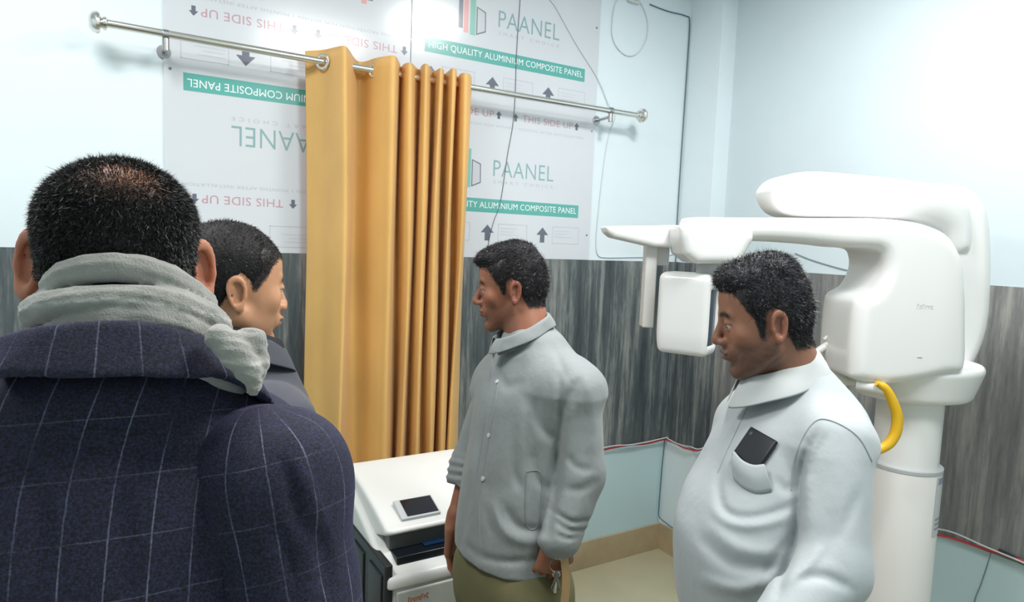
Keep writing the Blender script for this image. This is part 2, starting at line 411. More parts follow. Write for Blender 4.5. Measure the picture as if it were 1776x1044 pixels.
# ------------------------------------------------------------------ curtain rod
steel = mat('brushed_steel', (.78, .76, .72), .22, 1)
steeld = mat('dark_steel', (.45, .45, .46), .3, 1)
RY, RZ = 2.49, 2.300
rod = empty('curtain_rod', 'steel curtain rod running across the back wall above the curtain', 'curtain rod', (1.08, RY, RZ))
def loc(o, p): return o
b = MB(); b.tube([(-1.09, 0, .004), (-.4, 0, 0), (.4, 0, -.002), (1.08, 0, .0)], .0125, 16); b.build('pole', steel, rod, smooth=True)
for s, x in ((-1, -1.09), (1, 1.08)):
    b = MB(); b.lathe([(.013, 0), (.020, s*.004), (.020, s*.012), (.014, s*.016), (.030, s*.022), (.034, s*.030), (.030, s*.042), (.018, s*.050), (.001, s*.052)], 24, (x, 0, .003), 'x'); b.build('finial', steel, rod, smooth=True)
    b = MB(); b.lathe([(.0165, -.008), (.0165, .008)], 20, (x-s*.16, 0, .0), 'x'); b.tube([(x-s*.16, .0, -.014), (x-s*.16, .02, -.028), (x-s*.16, BY-RY-.004, -.03)], .007, 10)
    b.lathe([(.022, BY-RY-.008), (.022, BY-RY-.0005)], 20, (x-s*.16, 0, -.03), 'y'); b.lathe([(.011, -.05), (.011, -.012)], 12, (x-s*.16, .0, 0), 'z'); b.build('bracket', steeld, rod, smooth=True)

# ------------------------------------------------------------------ curtain
def curtain_mat():
    m = mat('gold_satin', s2l(244, 206, 128), .42, spec=.4, sheen=.25, var=(5, .10, (1, 1, .5)), bump=(240, .25, .0012))
    nt = m.node_tree; p = nt.nodes['Principled BSDF']; out = nt.nodes['Material Output']
    tr = nt.nodes.new('ShaderNodeBsdfTranslucent'); tr.inputs[0].default_value = (*s2l(246, 176, 30), 1)
    mx = nt.nodes.new('ShaderNodeMixShader'); mx.inputs[0].default_value = .32
    nt.links.new(p.outputs[0], mx.inputs[1]); nt.links.new(tr.outputs[0], mx.inputs[2]); nt.links.new(mx.outputs[0], out.inputs[0]); return m
curm = curtain_mat()
cur = empty('curtain', 'golden satin eyelet curtain gathered on the steel rod behind the white printer', 'curtain', (1.0, RY, 0))
plan = [(529, .052), (544, .030), (562, -.002), (582, -.058), (598, -.094), (606, -.06), (612, .0), (620, .045), (634, .035), (650, -.012), (668, -.055), (684, -.082), (690, -.02), (694, .04),
        (699, .0), (707, -.05), (716, -.066), (721, .0), (726, .03), (731, -.02), (740, -.062), (746, -.05), (750, .02), (755, -.01), (762, -.06), (769, -.05), (773, .02), (777, .0), (783, -.055), (789, -.045), (793, .03), (797, .025), (801, -.03), (808, -.055), (815, -.03), (818, .03)]
pl = []
for px, dy in plan:
    Y = RY+dy; q = onY(px, 110, Y); pl.append((q[0]-1.0, dy))
pl = spline(pl, 7)
NZ = 70; zt = 2.340; zb = .09; V = []; F = []
cenx = pl[:, 0].mean()
for j in range(NZ+1):
    t = j/NZ; z = zt+(zb-zt)*t
    for i, (x, y) in enumerate(pl):
        u = i/len(pl)
        amp = 1+.12*math.sin(3*t+u*9)
        wx = .006*math.sin(5*t+u*14)*min(1, t*3)
        lower = 1-.05*t
        # tight pleats sway a little, front folds soften to the floor
        V.append(((x-cenx)*lower+cenx+wx+.004*math.sin(40*u+8*t), y*amp+.008*t*math.sin(31*u+6*t), z+(.004*math.sin(u*25) if j in (0,) else 0)))
n = len(pl)
for j in range(NZ):
    for i in range(n-1): F.append((j*n+i, j*n+i+1, (j+1)*n+i+1, (j+1)*n+i))
o = mesh('fabric', V, F, curm, cur)
so = o.modifiers.new('thick', 'SOLIDIFY'); so.thickness = .0012; so.offset = 0
# eyelets where the pole goes through the two open folds
for px, py, ang in ((560, 110, -52), (650, 122, -52)):
    q = onY(px, py, RY-.014)
    b = MB(); prof = []
    ring = [(.0, 0)]
    V = []; F = []; N = 28; K = 8
    for i in range(N):
        a = 2*PI*i/N
        for k in range(K):
            c = 2*PI*k/K; r = .0235+.0055*math.cos(c); h = .0035*math.sin(c)
            V.append((r*math.cos(a), h, r*math.sin(a)))
    for i in range(N):
        for k in range(K): F.append((i*K+k, i*K+(k+1) % K, ((i+1) % N)*K+(k+1) % K, ((i+1) % N)*K+k))
    b.add(V, F); e = b.build('eyelet', steel, cur, smooth=True); e.location = (q[0]-1.0-.002, q[1]-RY, RZ-.003); e.rotation_euler = (0, 0, math.radians(ang+4))

# ------------------------------------------------------------------ cables
def cable(name, pts, r, m, label, n=8, cat='cable', group=None):
    b = MB(); b.tube(spline(pts, n), r, 6); o = b.build(name, m, smooth=True); return tag(o, label, cat, group)
cg = mat('cable_grey', s2l(120, 128, 134), .5); cd = mat('cable_dark', s2l(88, 110, 124), .5); cr = mat('cable_red', s2l(206, 60, 72), .45); cw = mat('cable_white', s2l(206, 212, 214), .5)
Yp = BY-.009
cable('wire', [(1.55, Yp, CZ-.01), (1.545, Yp, 2.73), (1.538, Yp, 2.53), (1.536, Yp, 2.235), (1.51, Yp, 2.055), (1.483, Yp, 1.85), (1.451, Yp, 1.757), (1.43, Yp, 1.667), (1.41, Yp, 1.5), (1.392, Yp, 1.44), (1.372, Yp, 1.37)], .0016, cg, 'thin grey wire hanging down the right panel beside the curtain')
cable('wire', [(1.63, Yp, CZ-.01), (1.66, Yp, 2.82), (1.739, Yp, 2.737), (1.86, Yp, 2.6), (1.995, Yp, 2.464), (2.066, Yp, 2.357), (2.094, BY-.03, 2.30), (2.09, BY-.01, 2.24), (2.07, BY-.004, 2.14), (2.05, BY-.004, 1.94), (2.038, BY-.004, 1.77), (2.037, BY-.004, 1.68), (2.052, BY-.004, 1.625), (2.1, BY-.004, 1.612), (2.285, BY-.004, 1.617), (2.45, BY-.004, 1.622), (2.574, BY-.004, 1.64)], .0022, cw, 'pale wire slanting down past the rod end to the top of the dado')
cable('wire', [(2.18, BY-.01, 2.88), (2.09, BY-.006, 2.85), (2.066, BY-.006, 2.724), (2.089, BY-.006, 2.647), (2.158, BY-.006, 2.605), (2.23, BY-.006, 2.622), (2.286, BY-.006, 2.697), (2.292, BY-.006, 2.782), (2.251, BY-.006, 2.856), (2.2, BY-.01, 2.88)], .0022, cw, 'loop of pale wire hanging high on the wall right of the panels')
t = empty('wire_terminal', 'small white wall junction where the loop of wire starts, high on the wall', 'electrical box', (2.19, BY, 2.875))
b = MB(); b.box((-.035, -.02, -.02), (.035, 0, .05)); b.build('housing', cw, t, bevel=.006); b = MB(); b.lathe([(.012, -.03), (.012, -.02)], 12, (.004, 0, .0), 'y'); b.build('screw_cap', steel, t, smooth=True)
cable('wire', [(2.30, BY-.004, 2.874), (2.42, BY-.004, 2.866), (2.55, BY-.004, 2.868), (2.576, BY-.006, 2.84), (2.578, BY-.006, 2.637), (2.575, BY-.006, 2.266), (2.574, BY-.006, 1.827), (2.574, BY-.012, 1.6), (2.570, BY-.014, 1.1), (2.572, BY-.014, .64), (2.566, BY-.012, .45), (2.562, BY-.012, .24), (2.56, BY-.02, .19), (2.575, BY-.06, .165), (2.572, BY-.12, .16), (2.573, BY-.2, .165)], .003, cd, 'dark cable running down the room corner from the ceiling side to the skirting')
def dado_cable(off, r, m, lab, ph, dep=0.):
    pts = []
    for i in range(14):
        x = 1.0+i*.12; pts.append((min(x, 2.572), BY-.014-dep-(.003 if i % 3 else 0), DB-.006+off+.006*math.sin(i*1.9+ph)))
    pts = [p for p in pts if p[0] < 2.56]+[(2.566, BY-.022-dep, DB+off)]
    for i in range(4): pts.append((PX-.014-dep, BY-.04-i*.055, DB-.004+off+.005*math.sin(i*2+ph)))
    pts += [(PX-.0, PY-.016-dep, DB+off-.004), (RX-.05, PY-.016-dep, DB+off), (RX-.016-dep, PY-.03-dep, DB+off)]
    for i in range(22):
        y = PY-.12-i*.12; pts.append((RX-.016-dep, y, DB+.004+off+.012*math.sin(i*1.3+ph)+.006*math.sin(i*2.9)))
    cable('wire', pts, r, m, lab)
dado_cable(.0, .004, cr, 'red cable run along the lower edge of the dado', .4)
dado_cable(.012, .003, cw, 'white cable run beside the red one along the dado edge', 1.7, .010)
cable('wire', [(RX-.014, 1.05, .645), (RX-.012, 1.06, .58), (RX-.008, 1.075, .50), (RX-.006, 1.09, .42), (RX-.006, 1.085, .30), (RX-.014, 1.09, .1), (RX-.02, 1.1, .008)], .002, cg, 'thin grey wire dropping to the floor below the right dado')
cable('wire', [(RX-.012, 1.03, .652), (RX-.014, .97, .645), (RX-.014, .9, .63), (RX-.014, .7, .62)], .005, mat('cable_black', s2l(50, 50, 54), .5), 'black cable along the dado edge at the right margin')
cable('wire', [(RX-.004, 1.15, 1.585), (RX-.004, 1.2, 1.6), (RX-.004, 1.35, 1.592), (RX-.004, 1.55, 1.60), (RX-.004, 1.68, 1.606), (RX-.004, 1.85, 1.64), (RX-.004, 1.95, 1.67)], .0018, cg, 'thin wire along the dado top behind the scanner')
tw = W(1690, 610, 2.35)
cable('wire', [(RX-.004, 1.20, 1.56), (2.6, 1.15, 1.45), tuple(W(1692, 640, 2.42)), tuple(W(1665, 690, 2.35)), (2.40, 1.28, 1.10), (2.42, 1.3, .8)], .002, cw, 'thin pale wire hanging between the scanner and the right wall')

# ------------------------------------------------------------------ ceiling lights (above the frame)
lampm = mat('lamp_diffuser', (.9, .9, .9), .5, emit=((1, .99, .97), 3))
def ceiling_light(x, y, sx, sy, power, lab):
    t = empty('ceiling_light', lab, 'ceiling light', (x, y, CZ), group='ceiling lights')
    b = MB(); b.box((-sx/2-.02, -sy/2-.02, -.03), (sx/2+.02, sy/2+.02, 0)); b.build('frame', cw, t, bevel=.004)
    b = MB(); b.box((-sx/2, -sy/2, -.034), (sx/2, sy/2, -.0305)); b.build('diffuser', lampm, t)
    l = bpy.data.lights.new('lamp', 'AREA'); l.shape = 'RECTANGLE'; l.size = sx; l.size_y = sy; l.energy = power; l.color = (1, .99, .975)
    o = bpy.data.objects.new('lamp', l); C.objects.link(o); o.parent = t; o.location = (0, 0, -.04)
ceiling_light(1.675, 1.226, .3, .3, 23, 'small square ceiling light over the scanner')
ceiling_light(1.20, .35, .6, .6, 26, 'square ceiling light towards the right wall')
ceiling_light(-.35, 1.4, .6, .6, 22, 'added unseen ceiling light over the left of the room, brightening the curtain')  # unseen lamp, placed and raised to brighten the curtain
w = bpy.data.worlds.new('world'); bpy.context.scene.world = w; w.use_nodes = True
w.node_tree.nodes['Background'].inputs[0].default_value = (.8, .9, 1, 1); w.node_tree.nodes['Background'].inputs[1].default_value = .3

# ================================================================== PRINTER
pw = mat('printer_white', s2l(228, 229, 226), .32, spec=.5); pgr = mat('printer_grey', s2l(186, 188, 182), .4)
pk = mat('printer_black', s2l(42, 44, 48), .35, bump=(40, .1, .002)); pdk = mat('printer_tray', s2l(20, 26, 32), .25); pmid = mat('printer_slate', s2l(86, 92, 92), .4)
PR = empty('printer', 'large white floor-standing office printer in front of the curtain', 'printer', (.9, 1.98, 0))
ox, oy = .9, 1.98
x0, x1 = .662, 1.13; yf, yb = 1.714, 2.23
# lower cabinet
b = MB(); b.box((x0-ox+.012, yf-oy+.004, .03), (x1-ox, yb-oy, .665)); b.build('cabinet', pgr, PR, bevel=.012)
b = MB(); b.box((x0-ox+.02, yf-oy-.004, .36), (x1-ox-.01, yf-oy+.006, .655)); dr = b.build('drawer', pgr, PR, bevel=.006)
b = MB(); b.box((x0-ox+.02, yf-oy-.004, .06), (x1-ox-.01, yf-oy+.006, .35)); b.build('drawer', pgr, PR, bevel=.006)
for x in (x0+.06, x1-.06):
    for y in (yf+.06, yb-.06):
        b = MB(); b.lathe([(.022, 0), (.022, .031)], 14, (x-ox, y-oy, 0)); b.build('caster', pk, PR, smooth=True)
b = MB(); b.box((x0-ox-.012, yf-oy+.012, .05), (x0-ox+.012, yb-oy-.02, .735)); 
for k in range(3): b.box((x0-ox-.018, yf-oy+.03+.16*k, .09), (x0-ox-.010, yf-oy+.14+.16*k, .70))
b.build('side_panel', pk, PR, bevel=.005)
# brand mark on the drawer front, small orange lettering
b = MB()
def blurred_mark(mb, x0, x1, z0, z1, tf, n, seed):   # an illegible word mark: a row of letter-like strokes
    r = random.Random(seed); w = (x1-x0)/n
    for i in range(n):
        a = x0+i*w; h = z1 if i == 0 or r.random() < .25 else z0+(z1-z0)*.72
        for (p, q, u, v) in ((a, a+w*.28, z0, h), (a+w*.28, a+w*.8, h-(z1-z0)*.2, h), (a+w*.28, a+w*.8, z0, z0+(z1-z0)*.2))[:2+(r.random() < .6)]:
            mb.add([tf(p, u), tf(q, u), tf(q, v), tf(p, v)], [(0, 1, 2, 3)])
blurred_mark(b, .716-ox, .782-ox, .618, .634, lambda x, z: (x, yf-oy-.0048, z), 8, 1)
b.build('brand_lettering', mat('print_orange', s2l(214, 92, 62), .4), dr)
# tray rim section: sloped top shell with dark recess
def prof_shell(P):
    q = P.copy(); q[:, 0] -= (x0+x1)/2-ox; q[:, 1] -= (yf+yb)/2-oy
    top = .695+.105*np.clip((P[:, 1]+oy-yf)/.30, 0, 1.3)
    d = box(q, (0, 0, .70), ((x1-x0)/2+.006, (yb-yf)/2, .16), .018); d = smax(d, P[:, 2]-top, .015); d = np.maximum(d, .662-P[:, 2])
    rec = box(P, (.935-ox, 1.845-oy, .80), (.215, .085, .075), .03)
    rec2 = box(P, (.99-ox, 1.83-oy, .80), (.13, .10, .09), .03)
    return smax(d, -np.minimum(rec, rec2), .008)
implicit('tray_shell', prof_shell, (x0-ox-.03, yf-oy-.03, .64), (x1-ox+.03, yb-oy+.03, .86), .005, pw, PR)
b = MB(); b.box((.70-ox, 1.76-oy, .672), (1.10-ox, 1.96-oy, .735)); b.build('output_tray', pdk, PR, bevel=.004)
b = MB(); b.box((.80-ox, 1.79-oy, .737), (1.04-ox, 1.95-oy, .739)); b.build('film_sheet', mat('film_blue', s2l(24, 52, 84), .2), PR)
# lid
def lid(P):
    y = P[:, 1]+oy; t = np.clip((y-1.80)/(2.2-1.80), 0, 1)
    top = .792+.010+.075*(1-(1-t)**1.6)
    d = box(P, ((x0+x1)/2-ox+.004, (1.795+yb)/2-oy, .78), ((x1-x0)/2-.012, (yb-1.795)/2, .16), .03)
    d = smax(d, (P[:, 2]-top)*.95, .02); d = smax(d, .752+.0*t-P[:, 2]+np.clip((1.90-y)*.35, 0, .04), .01)
    cut = box(P, (.93-ox, 1.80-oy, .742), (.20, .05, .04), .01)
    return d
implicit('lid', lid, (x0-ox-.03, 1.74-oy, .72), (x1-ox+.03, yb-oy+.03, .93), .005, pw, PR)
b = MB(); b.box((.695-ox, 1.815-oy, .735), (1.11-ox, 1.87-oy, .79)); b.build('slot_bar', pmid, PR, bevel=.003)
sc = empty('touch', None, None) if False else None
b = MB(); b.box((-.066, -.045, 0), (.064, .042, .012)); s1 = b.build('control_panel', mat('bezel_grey', s2l(196, 200, 202), .35), PR, bevel=.004)
b = MB(); b.box((-.046, -.038, .0122), (.058, .036, .0135)); s2 = b.build('touch_screen', mat('screen_dark', s2l(24, 26, 34), .12), s1)
q = (.805-ox, 1.872-oy, .823); s1.location = q; s1.rotation_euler = (math.radians(19), 0, math.radians(0))

# ================================================================== DENTAL SCANNER
mw = mat('scanner_white', s2l(240, 240, 239), .28, spec=.5, coat=.2); mw2 = mat('scanner_offwhite', s2l(226, 224, 221), .35)
mgrey = mat('scanner_grey', s2l(188, 192, 194), .4); mdark = mat('scanner_window', s2l(62, 78, 96), .15); yel = mat('handle_yellow', s2l(232, 184, 40), .35)
SC = W(1570, 700, 2.1); th = -YAW
SCN = empty('dental_scanner', 'white panoramic dental x-ray scanner standing by the right wall', 'x-ray machine', (SC[0], SC[1], 0), th)
rv = np.array([math.cos(YAW), -math.sin(YAW), 0]); fv = np.array([math.sin(YAW), math.cos(YAW), 0])
def SL(px, py, y):       # point of the photo on the scanner's own vertical plane at local depth y
    d = ray(px, py); c = SC.copy(); c[2] = 0
    t = (np.dot(c, fv)+y)/np.dot(d, fv); p = d*t; return (np.dot(p-c, rv), p[2]+EYE)
def SLP(pts, y): return [SL(a, b, y) for a, b in pts]
def XZ(P): return P[:, [0, 2]]
def sm_poly(pts, n=5): return spline(pts, n, closed=True)
# column
colx, _ = SL(1578, 700, 0); cr_ = .098
b = MB(); b.lathe([(.20, 0), (.21, .01), (.21, .035), (.19, .05), (cr_+.006, .06), (cr_+.006, .30)], 40, (colx, 0, 0)); b.build('base', mw2, SCN, smooth=True)
zr = SL(1575, 820, -.09)[1]
b = MB(); b.lathe([(cr_+.008, .28), (cr_+.008, zr-.006), (cr_+.003, zr)], 48, (colx, 0, 0)); b.build('lower_column', mw2, SCN, smooth=True)
b = MB(); b.lathe([(cr_+.0095, zr-.004), (cr_+.0095, zr+.006)], 48, (colx, 0, 0)); b.build('seam_ring', mgrey, SCN, smooth=True)
b = MB(); b.lathe([(cr_-.004, zr), (cr_-.004, 1.40)], 48, (colx, 0, 0)); b.build('upper_column', mw, SCN, smooth=True)
# sticker on the lower column, wrapped around it
b = MB(); V = []; F = []
for i in range(7):
    a = math.radians(-62+i*6)
    for z in (zr-.20, zr-.01): V.append((colx+(cr_+.009)*math.sin(-a)*1.0, -(cr_+.009)*math.cos(a), z))
for i in range(6): F.append((2*i, 2*i+2, 2*i+3, 2*i+1))
b.add(V, F)
st = b.build('sticker', mat('sticker_grey', s2l(206, 210, 214), .4), SCN)
inkm = mat('sticker_ink', s2l(150, 156, 172), .5)
for zz, h in ((zr-.035, .02), (zr-.15, .008), (zr-.165, .008), (zr-.18, .008)):
    V = []; b = MB()
    for i in range(7):
        a = math.radians(-58+i*4.6)
        for z in (zz, zz+h): V.append((colx+(cr_+.0094)*math.sin(-a), -(cr_+.0094)*math.cos(a), z))
    b.add(V, [(2*i, 2*i+2, 2*i+3, 2*i+1) for i in range(6)]); b.build('printed_line', inkm, st)
# carriage: tall back housing from the overhead arm down to the column collar
car = sm_poly(SLP([(1560, 330), (1640, 322), (1680, 345), (1697, 400), (1697, 520), (1688, 580), (1668, 628), (1650, 652), (1600, 660), (1560, 640), (1540, 560), (1545, 420)], .10))
def f_car(P): return extr(poly2(XZ(P), car), P[:, 1]-.10, .085, .05)
implicit('carriage', f_car, (-.25, -.02, 1.15), (.4, .22, 2.05), .006, mw, SCN)
colr = SLP([(1494, 640), (1660, 618), (1650, 688), (1560, 692), (1502, 688)], -.02)
def f_col(P):
    q = P-np.array([colx, 0, 0], np.float32); r = np.sqrt(q[:, 0]**2*.62+q[:, 1]**2); z = P[:, 2]
    top = 1.345+.05*q[:, 0]; rr = .158-.03*np.clip((1.33-z)/.12, 0, 1)
    d = smax(r-rr, np.maximum(z-top, 1.236-.0*z-z), .02); return d
implicit('collar', f_col, (-.3, -.22, 1.2), (.35, .22, 1.42), .005, mw, SCN)
# overhead arm
arm = sm_poly(SLP([(1334, 338), (1341, 318), (1362, 304), (1405, 298), (1480, 303), (1570, 312), (1640, 322), (1684, 345), (1698, 400), (1690, 440), (1660, 440), (1640, 402), (1600, 385), (1520, 380), (1440, 379), (1380, 377), (1350, 366)], 0))
def f_arm(P): return extr(poly2(XZ(P), arm), P[:, 1]-.05-.06*np.clip((P[:, 0]+.1)/.3, 0, 1), .11, .055)
implicit('overhead_arm', f_arm, (-.6, -.15, 1.6), (.42, .3, 2.1), .006, mw, SCN)
b = MB(); hx, hz = SL(1430, 380, .05); b.lathe([(.05, hz-.03), (.05, hz+.03)], 32, (hx, .05, 0)); b.build('pivot', mgrey, SCN, smooth=True)
# rotating arm with the tube head
rot1 = sm_poly(SLP([(1168, 386), (1180, 378), (1300, 378), (1430, 379), (1520, 382), (1575, 392), (1612, 412), (1634, 452), (1640, 500), (1642, 560), (1639, 632), (1600, 640), (1540, 652), (1490, 655), (1452, 646), (1448, 630), (1450, 580), (1455, 528), (1462, 512), (1478, 504), (1490, 494), (1502, 468), (1502, 445), (1490, 432), (1440, 428), (1380, 422), (1300, 418), (1250, 424), (1200, 420), (1172, 404)], -.06), 4)
def f_rot(P):
    # thin bar on top, deep tube head on the right
    t = np.clip((P[:, 0]-SL(1400, 400, -.06)[0])/.16, 0, 1); t = t*t*(3-2*t)
    half = .075+.05*t
    bow = P[:, 1]+.05-.25*np.maximum(0, P[:, 0]-(-.04))**2*4
    a = poly2(XZ(P), rot1)+.035; b_ = np.abs(bow)-(half-.035)
    return np.minimum(np.maximum(a, b_), 0)+np.sqrt(np.maximum(a, 0)**2+np.maximum(b_, 0)**2)-.035
ra = implicit('rotating_arm', f_rot, (-.75, -.30, 1.2), (.3, .25, 1.95), .006, mw, SCN)
# faint lettering and slot on the tube head
def on_head(px, py): x, z = SL(px, py, -.16); return x, z
b = MB(); xa, za = on_head(1584, 534); xb, zb2 = on_head(1614, 527)
yv = lambda x: -.05+.25*max(0, x+.04)**2*4-.126
blurred_mark(b, xa, xb, za, zb2, lambda x, z: (x, yv(x), z), 6, 2)
b.build('lettering', mat('letter_grey', s2l(214, 216, 218), .5), ra)
b = MB(); xa, za = on_head(1585, 618); b.box((xa, yv(xa)-.001, za), (xa+.014, yv(xa)+.002, za+.002)); b.build('indicator_slot', mgrey, ra)
# left block under the bar
blk_ = SLP([(1168, 392), (1290, 392), (1292, 415), (1268, 456), (1196, 456), (1176, 440), (1168, 410)], -.06)
def f_blk(P): return extr(poly2(XZ(P), blk_), P[:, 1]+.05, .095, .022)
implicit('arm_block', f_blk, (-.8, -.2, 1.5), (-.3, .15, 1.9), .005, mw, SCN)
b = MB(); hx, hz = SL(1238, 462, -.05); b.lathe([(.052, hz-.03), (.052, hz+.03)], 32, (hx, -.05, 0)); b.build('sensor_pivot', mgrey, SCN, smooth=True)
# sensor housing, turned so that its inner window looks at the patient
scx, scz = SL(1193, 545, -.04); sc0 = np.array([scx, -.04, scz]); Rs = rot(z=math.radians(-34))
def f_sen(P):
    q = ((P-sc0.astype(np.float32)) @ Rs.astype(np.float32)).astype(np.float32)
    lo_ = np.clip((-.05-q[:, 2])/.08, 0, 1)
    d = box(q, (0, 0, 0), (.084, .056, .129), .024)+.010*lo_*lo_
    return smax(d, -box(q, (.092, 0, -.004), (.020, .040, .090), .008), .004)
se = implicit('sensor_housing', f_sen, sc0-.17, sc0+.17, .0045, mw, SCN)
b = MB(); b.box((.070, -.038, -.090), (.0735, .038, .082)); o = b.build('sensor_window', mdark, se, bevel=.001)
o.matrix_local = Matrix.Translation(sc0.tolist()) @ Matrix.Rotation(math.radians(-34), 4, 'Z')
# cephalometric style side arm on the far left
pl_ = SLP([(1045, 393), (1172, 391), (1172, 430), (1130, 428), (1060, 412), (1050, 404)], .05)
def f_pl(P): return extr(poly2(XZ(P), pl_), P[:, 1]-.06, .07, .010)
implicit('side_arm', f_pl, (-1.2, -.05, 1.55), (-.5, .2, 1.9), .005, mw, SCN)
xa, za = SL(1120, 425, .05); xb, zb_ = SL(1139, 568, .05)
b = MB(); b.box((xa, .03, zb_), (xa+.036, .09, za+.01)); b.box((xa+.036, .05, SL(1130, 460, .05)[1]), (xa+.078, .085, za+.01)); b.build('hanging_post', mw2, SCN, bevel=.006)
# chin rest between the heads, partly behind the man
CHR = empty('x', None, None) if False else None
b = MB(); xa, za = SL(1400, 610, .0); b.tube([(xa-.05, .0, za-.01), (xa+.03, 0, za), (xa+.07, 0, za+.03), (xa+.085, 0, za+.10)][:3], .012, 10); xb, zb_ = SL(1441, 585, 0)
b.tube([(xb, 0, zb_-.08), (xb, 0, zb_-.01), (xb-.012, 0, zb_+.003), (xb-.02, 0, zb_-.008)], .006, 8); b.tube([(xb-.01, 0, zb_-.02), (xb+.01, 0, zb_-.11), (xb+.06, .0, zb_-.14), (xb+.12, 0, zb_-.13)], .014, 10); b.build('chin_rest', mw2, SCN, smooth=True)
# yellow patient handle
hp = [(1520, 664), (1536, 674), (1548, 696), (1556, 722), (1554, 748), (1543, 768), (1526, 779), (1510, 784)]
pts = [(SL(a, c, -.18)[0], -.18, SL(a, c, -.18)[1]) for a, c in hp]
b = MB(); b.tube(spline(pts, 5), [.008]*3+[.0115+.004*math.sin(PI*i/33) for i in range(33)], 12); b.build('patient_handle', yel, SCN, smooth=True)
b = MB(); xa, za = SL(1500, 668, -.12); b.tube([(xa-.03, -.13, za+.004), (xa+.035, -.175, za)], .016, 12); b.build('handle_mount', mw, SCN, smooth=True)
# ================================================================== PEOPLE
def skin_mat(name, rough=.42): return mat(name, (.5, .3, .2), rough, spec=.4, attr='Col', bump=(380, .12, .0008), sub=.12, var=(22, .06))
def interp(x, a): k = np.array(a, float); return np.interp(x, k[:, 0], k[:, 1])
def head_field(q, s=1., fat=0., brow=0., nose=1., boxy=False):
    q = (q/s).astype(np.float32)
    a = q.copy(); a[:, 0] = np.abs(a[:, 0])         # mirrored half
    d = ell(q, (0, .012, .034), (.0745, .095, .082))
    d = smin(d, ell(q, (0, .03, .0), (.068, .074, .07)), .02)
    d = smin(d, ell(q, (0, -.016, .046), (.066, .070, .052)), .015)
    if boxy: d = smin(d, ell(q, (0, .035, .052), (.0735, .072, .060)), .02)
    d = smin(d, ell(q, (0, -.030, -.015), (.061+fat, .058, .080)), .02)
    d = smin(d, ell(q, (0, -.036, -.062), (.050+fat, .044, .044)), .02)
    d = smin(d, cap(a, (.050+fat, .002, -.052), (.012, -.068, -.098), .017+fat*.5, .015), .018)
    d = smin(d, ell(q, (0, -.076, -.096), (.018, .014, .014)), .012)
    d = smin(d, ell(a, (.042, -.058, -.018), (.022, .018, .020)), .016)
    d = smin(d, cap(a, (.008, -.081+brow*.2, .020), (.036, -.072, .023), .009+brow, .008+brow), .012)
    d = smax(d, -ell(a, (.032, -.094, .003), (.017, .016, .0105)), .010)
    # lids over the eyeball
    eb = np.linalg.norm(a-np.array([.031, -.0735, .003], np.float32), axis=1)
    lid_u = np.maximum(eb-.0158, .0040-a[:, 2]); lid_l = np.maximum(eb-.0150, a[:, 2]+.0035)
    d = smin(d, lid_u, .003); d = smin(d, lid_l, .003)
    # nose
    n = smin(cap(q, (0, -.084, .014), (0, -.1035*nose, -.022), .0075, .0092), ell(q, (0, -.105*nose, -.028), (.0115, .0105, .0100)), .008)
    n = smin(n, ell(a, (.0130, -.095, -.032), (.0082, .0115, .0085)), .006)
    d = smin(d, n, .010)
    d = smax(d, -cap(a, (.0065, -.100, -.043), (.0075, -.097, -.036), .0026), .003)
    # mouth
    d = smin(d, ell(q, (0, -.080, -.058), (.030, .017, .020)), .012)
    d = smin(d, ell(a, (.007, -.0955, -.0535), (.017, .0068, .0048)), .004)
    d = smin(d, ell(q, (0, -.0935, -.0640), (.019, .0075, .0062)), .005)
    mp = np.abs(q[:, 0]); d = d+.0038*np.exp(-((q[:, 2]+.0582)/.0016)**2-(mp/.022)**4)*(q[:, 1] < -.06)
    d = d+.0025*np.exp(-((q[:, 2]+.077)/.006)**2-(mp/.02)**2)*(q[:, 1] < -.06)
    d = d+.0018*np.exp(-(pdist(a, [(.014, -.098, -.036), (.024, -.088, -.048), (.028, -.082, -.060)])/.003)**2)
    return d*s
def ear_field(q, s=1., out=28, drop=0., size=1., off=0.):
    q = q/s; a = q.copy(); a[:, 0] = np.abs(a[:, 0])
    e = (a-np.array([.0765+off, .016, -.010+drop], np.float32)) @ rot(z=math.radians(out)).astype(np.float32) @ rot(x=math.radians(-10)).astype(np.float32)
    e = e/size
    y, z, x = e[:, 1], e[:, 2], e[:, 0]
    w = .0155+.004*np.clip(z/.03, -1, 1)
    k = np.sqrt((y/w)**2+(z/.0300)**2)
    r2 = (k-1)*.0165
    front = np.clip((-y-.004)/.012, 0, 1)*np.clip((z+.005)/.02, 0, 1)*0
    rim = np.sqrt(r2*r2+(x-.004-.25*y)**2)-.0042
    plate = np.maximum((k-1)*.016, np.abs(x-.0+.006-.25*y)-.0042)
    d = smin(rim, plate, .004)
    anti = cap(e, (.003, .006, -.012), (.005, .008, .014), .0032); d = smin(d, anti, .003)
    d = smin(d, ell(e, (0, -.003, -.0265), (.0058, .0088, .0110)), .006)
    d = smin(d, ell(e, (-.002, -.015, -.006), (.006, .004, .006)), .004)
    d = smax(d, -ell(e, (.004, -.002, -.006), (.0062, .0075, .0125)), .003)
    return d*s*size
def hair_line(y, front=.062, back=-.062, burn=-.018, tb=0.):
    return interp(y, [(-.13, front+.004), (-.085, front), (-.064+tb, front-.010), (-.050+tb, .042), (-.040+tb, .022), (-.030+tb, .010), (-.023+tb*.5, burn+.004), (-.019, burn), (-.013, burn), (-.006, .018), (.012, .026), (.026, .012), (.036, -.03), (.050, back), (.12, back-.004)])
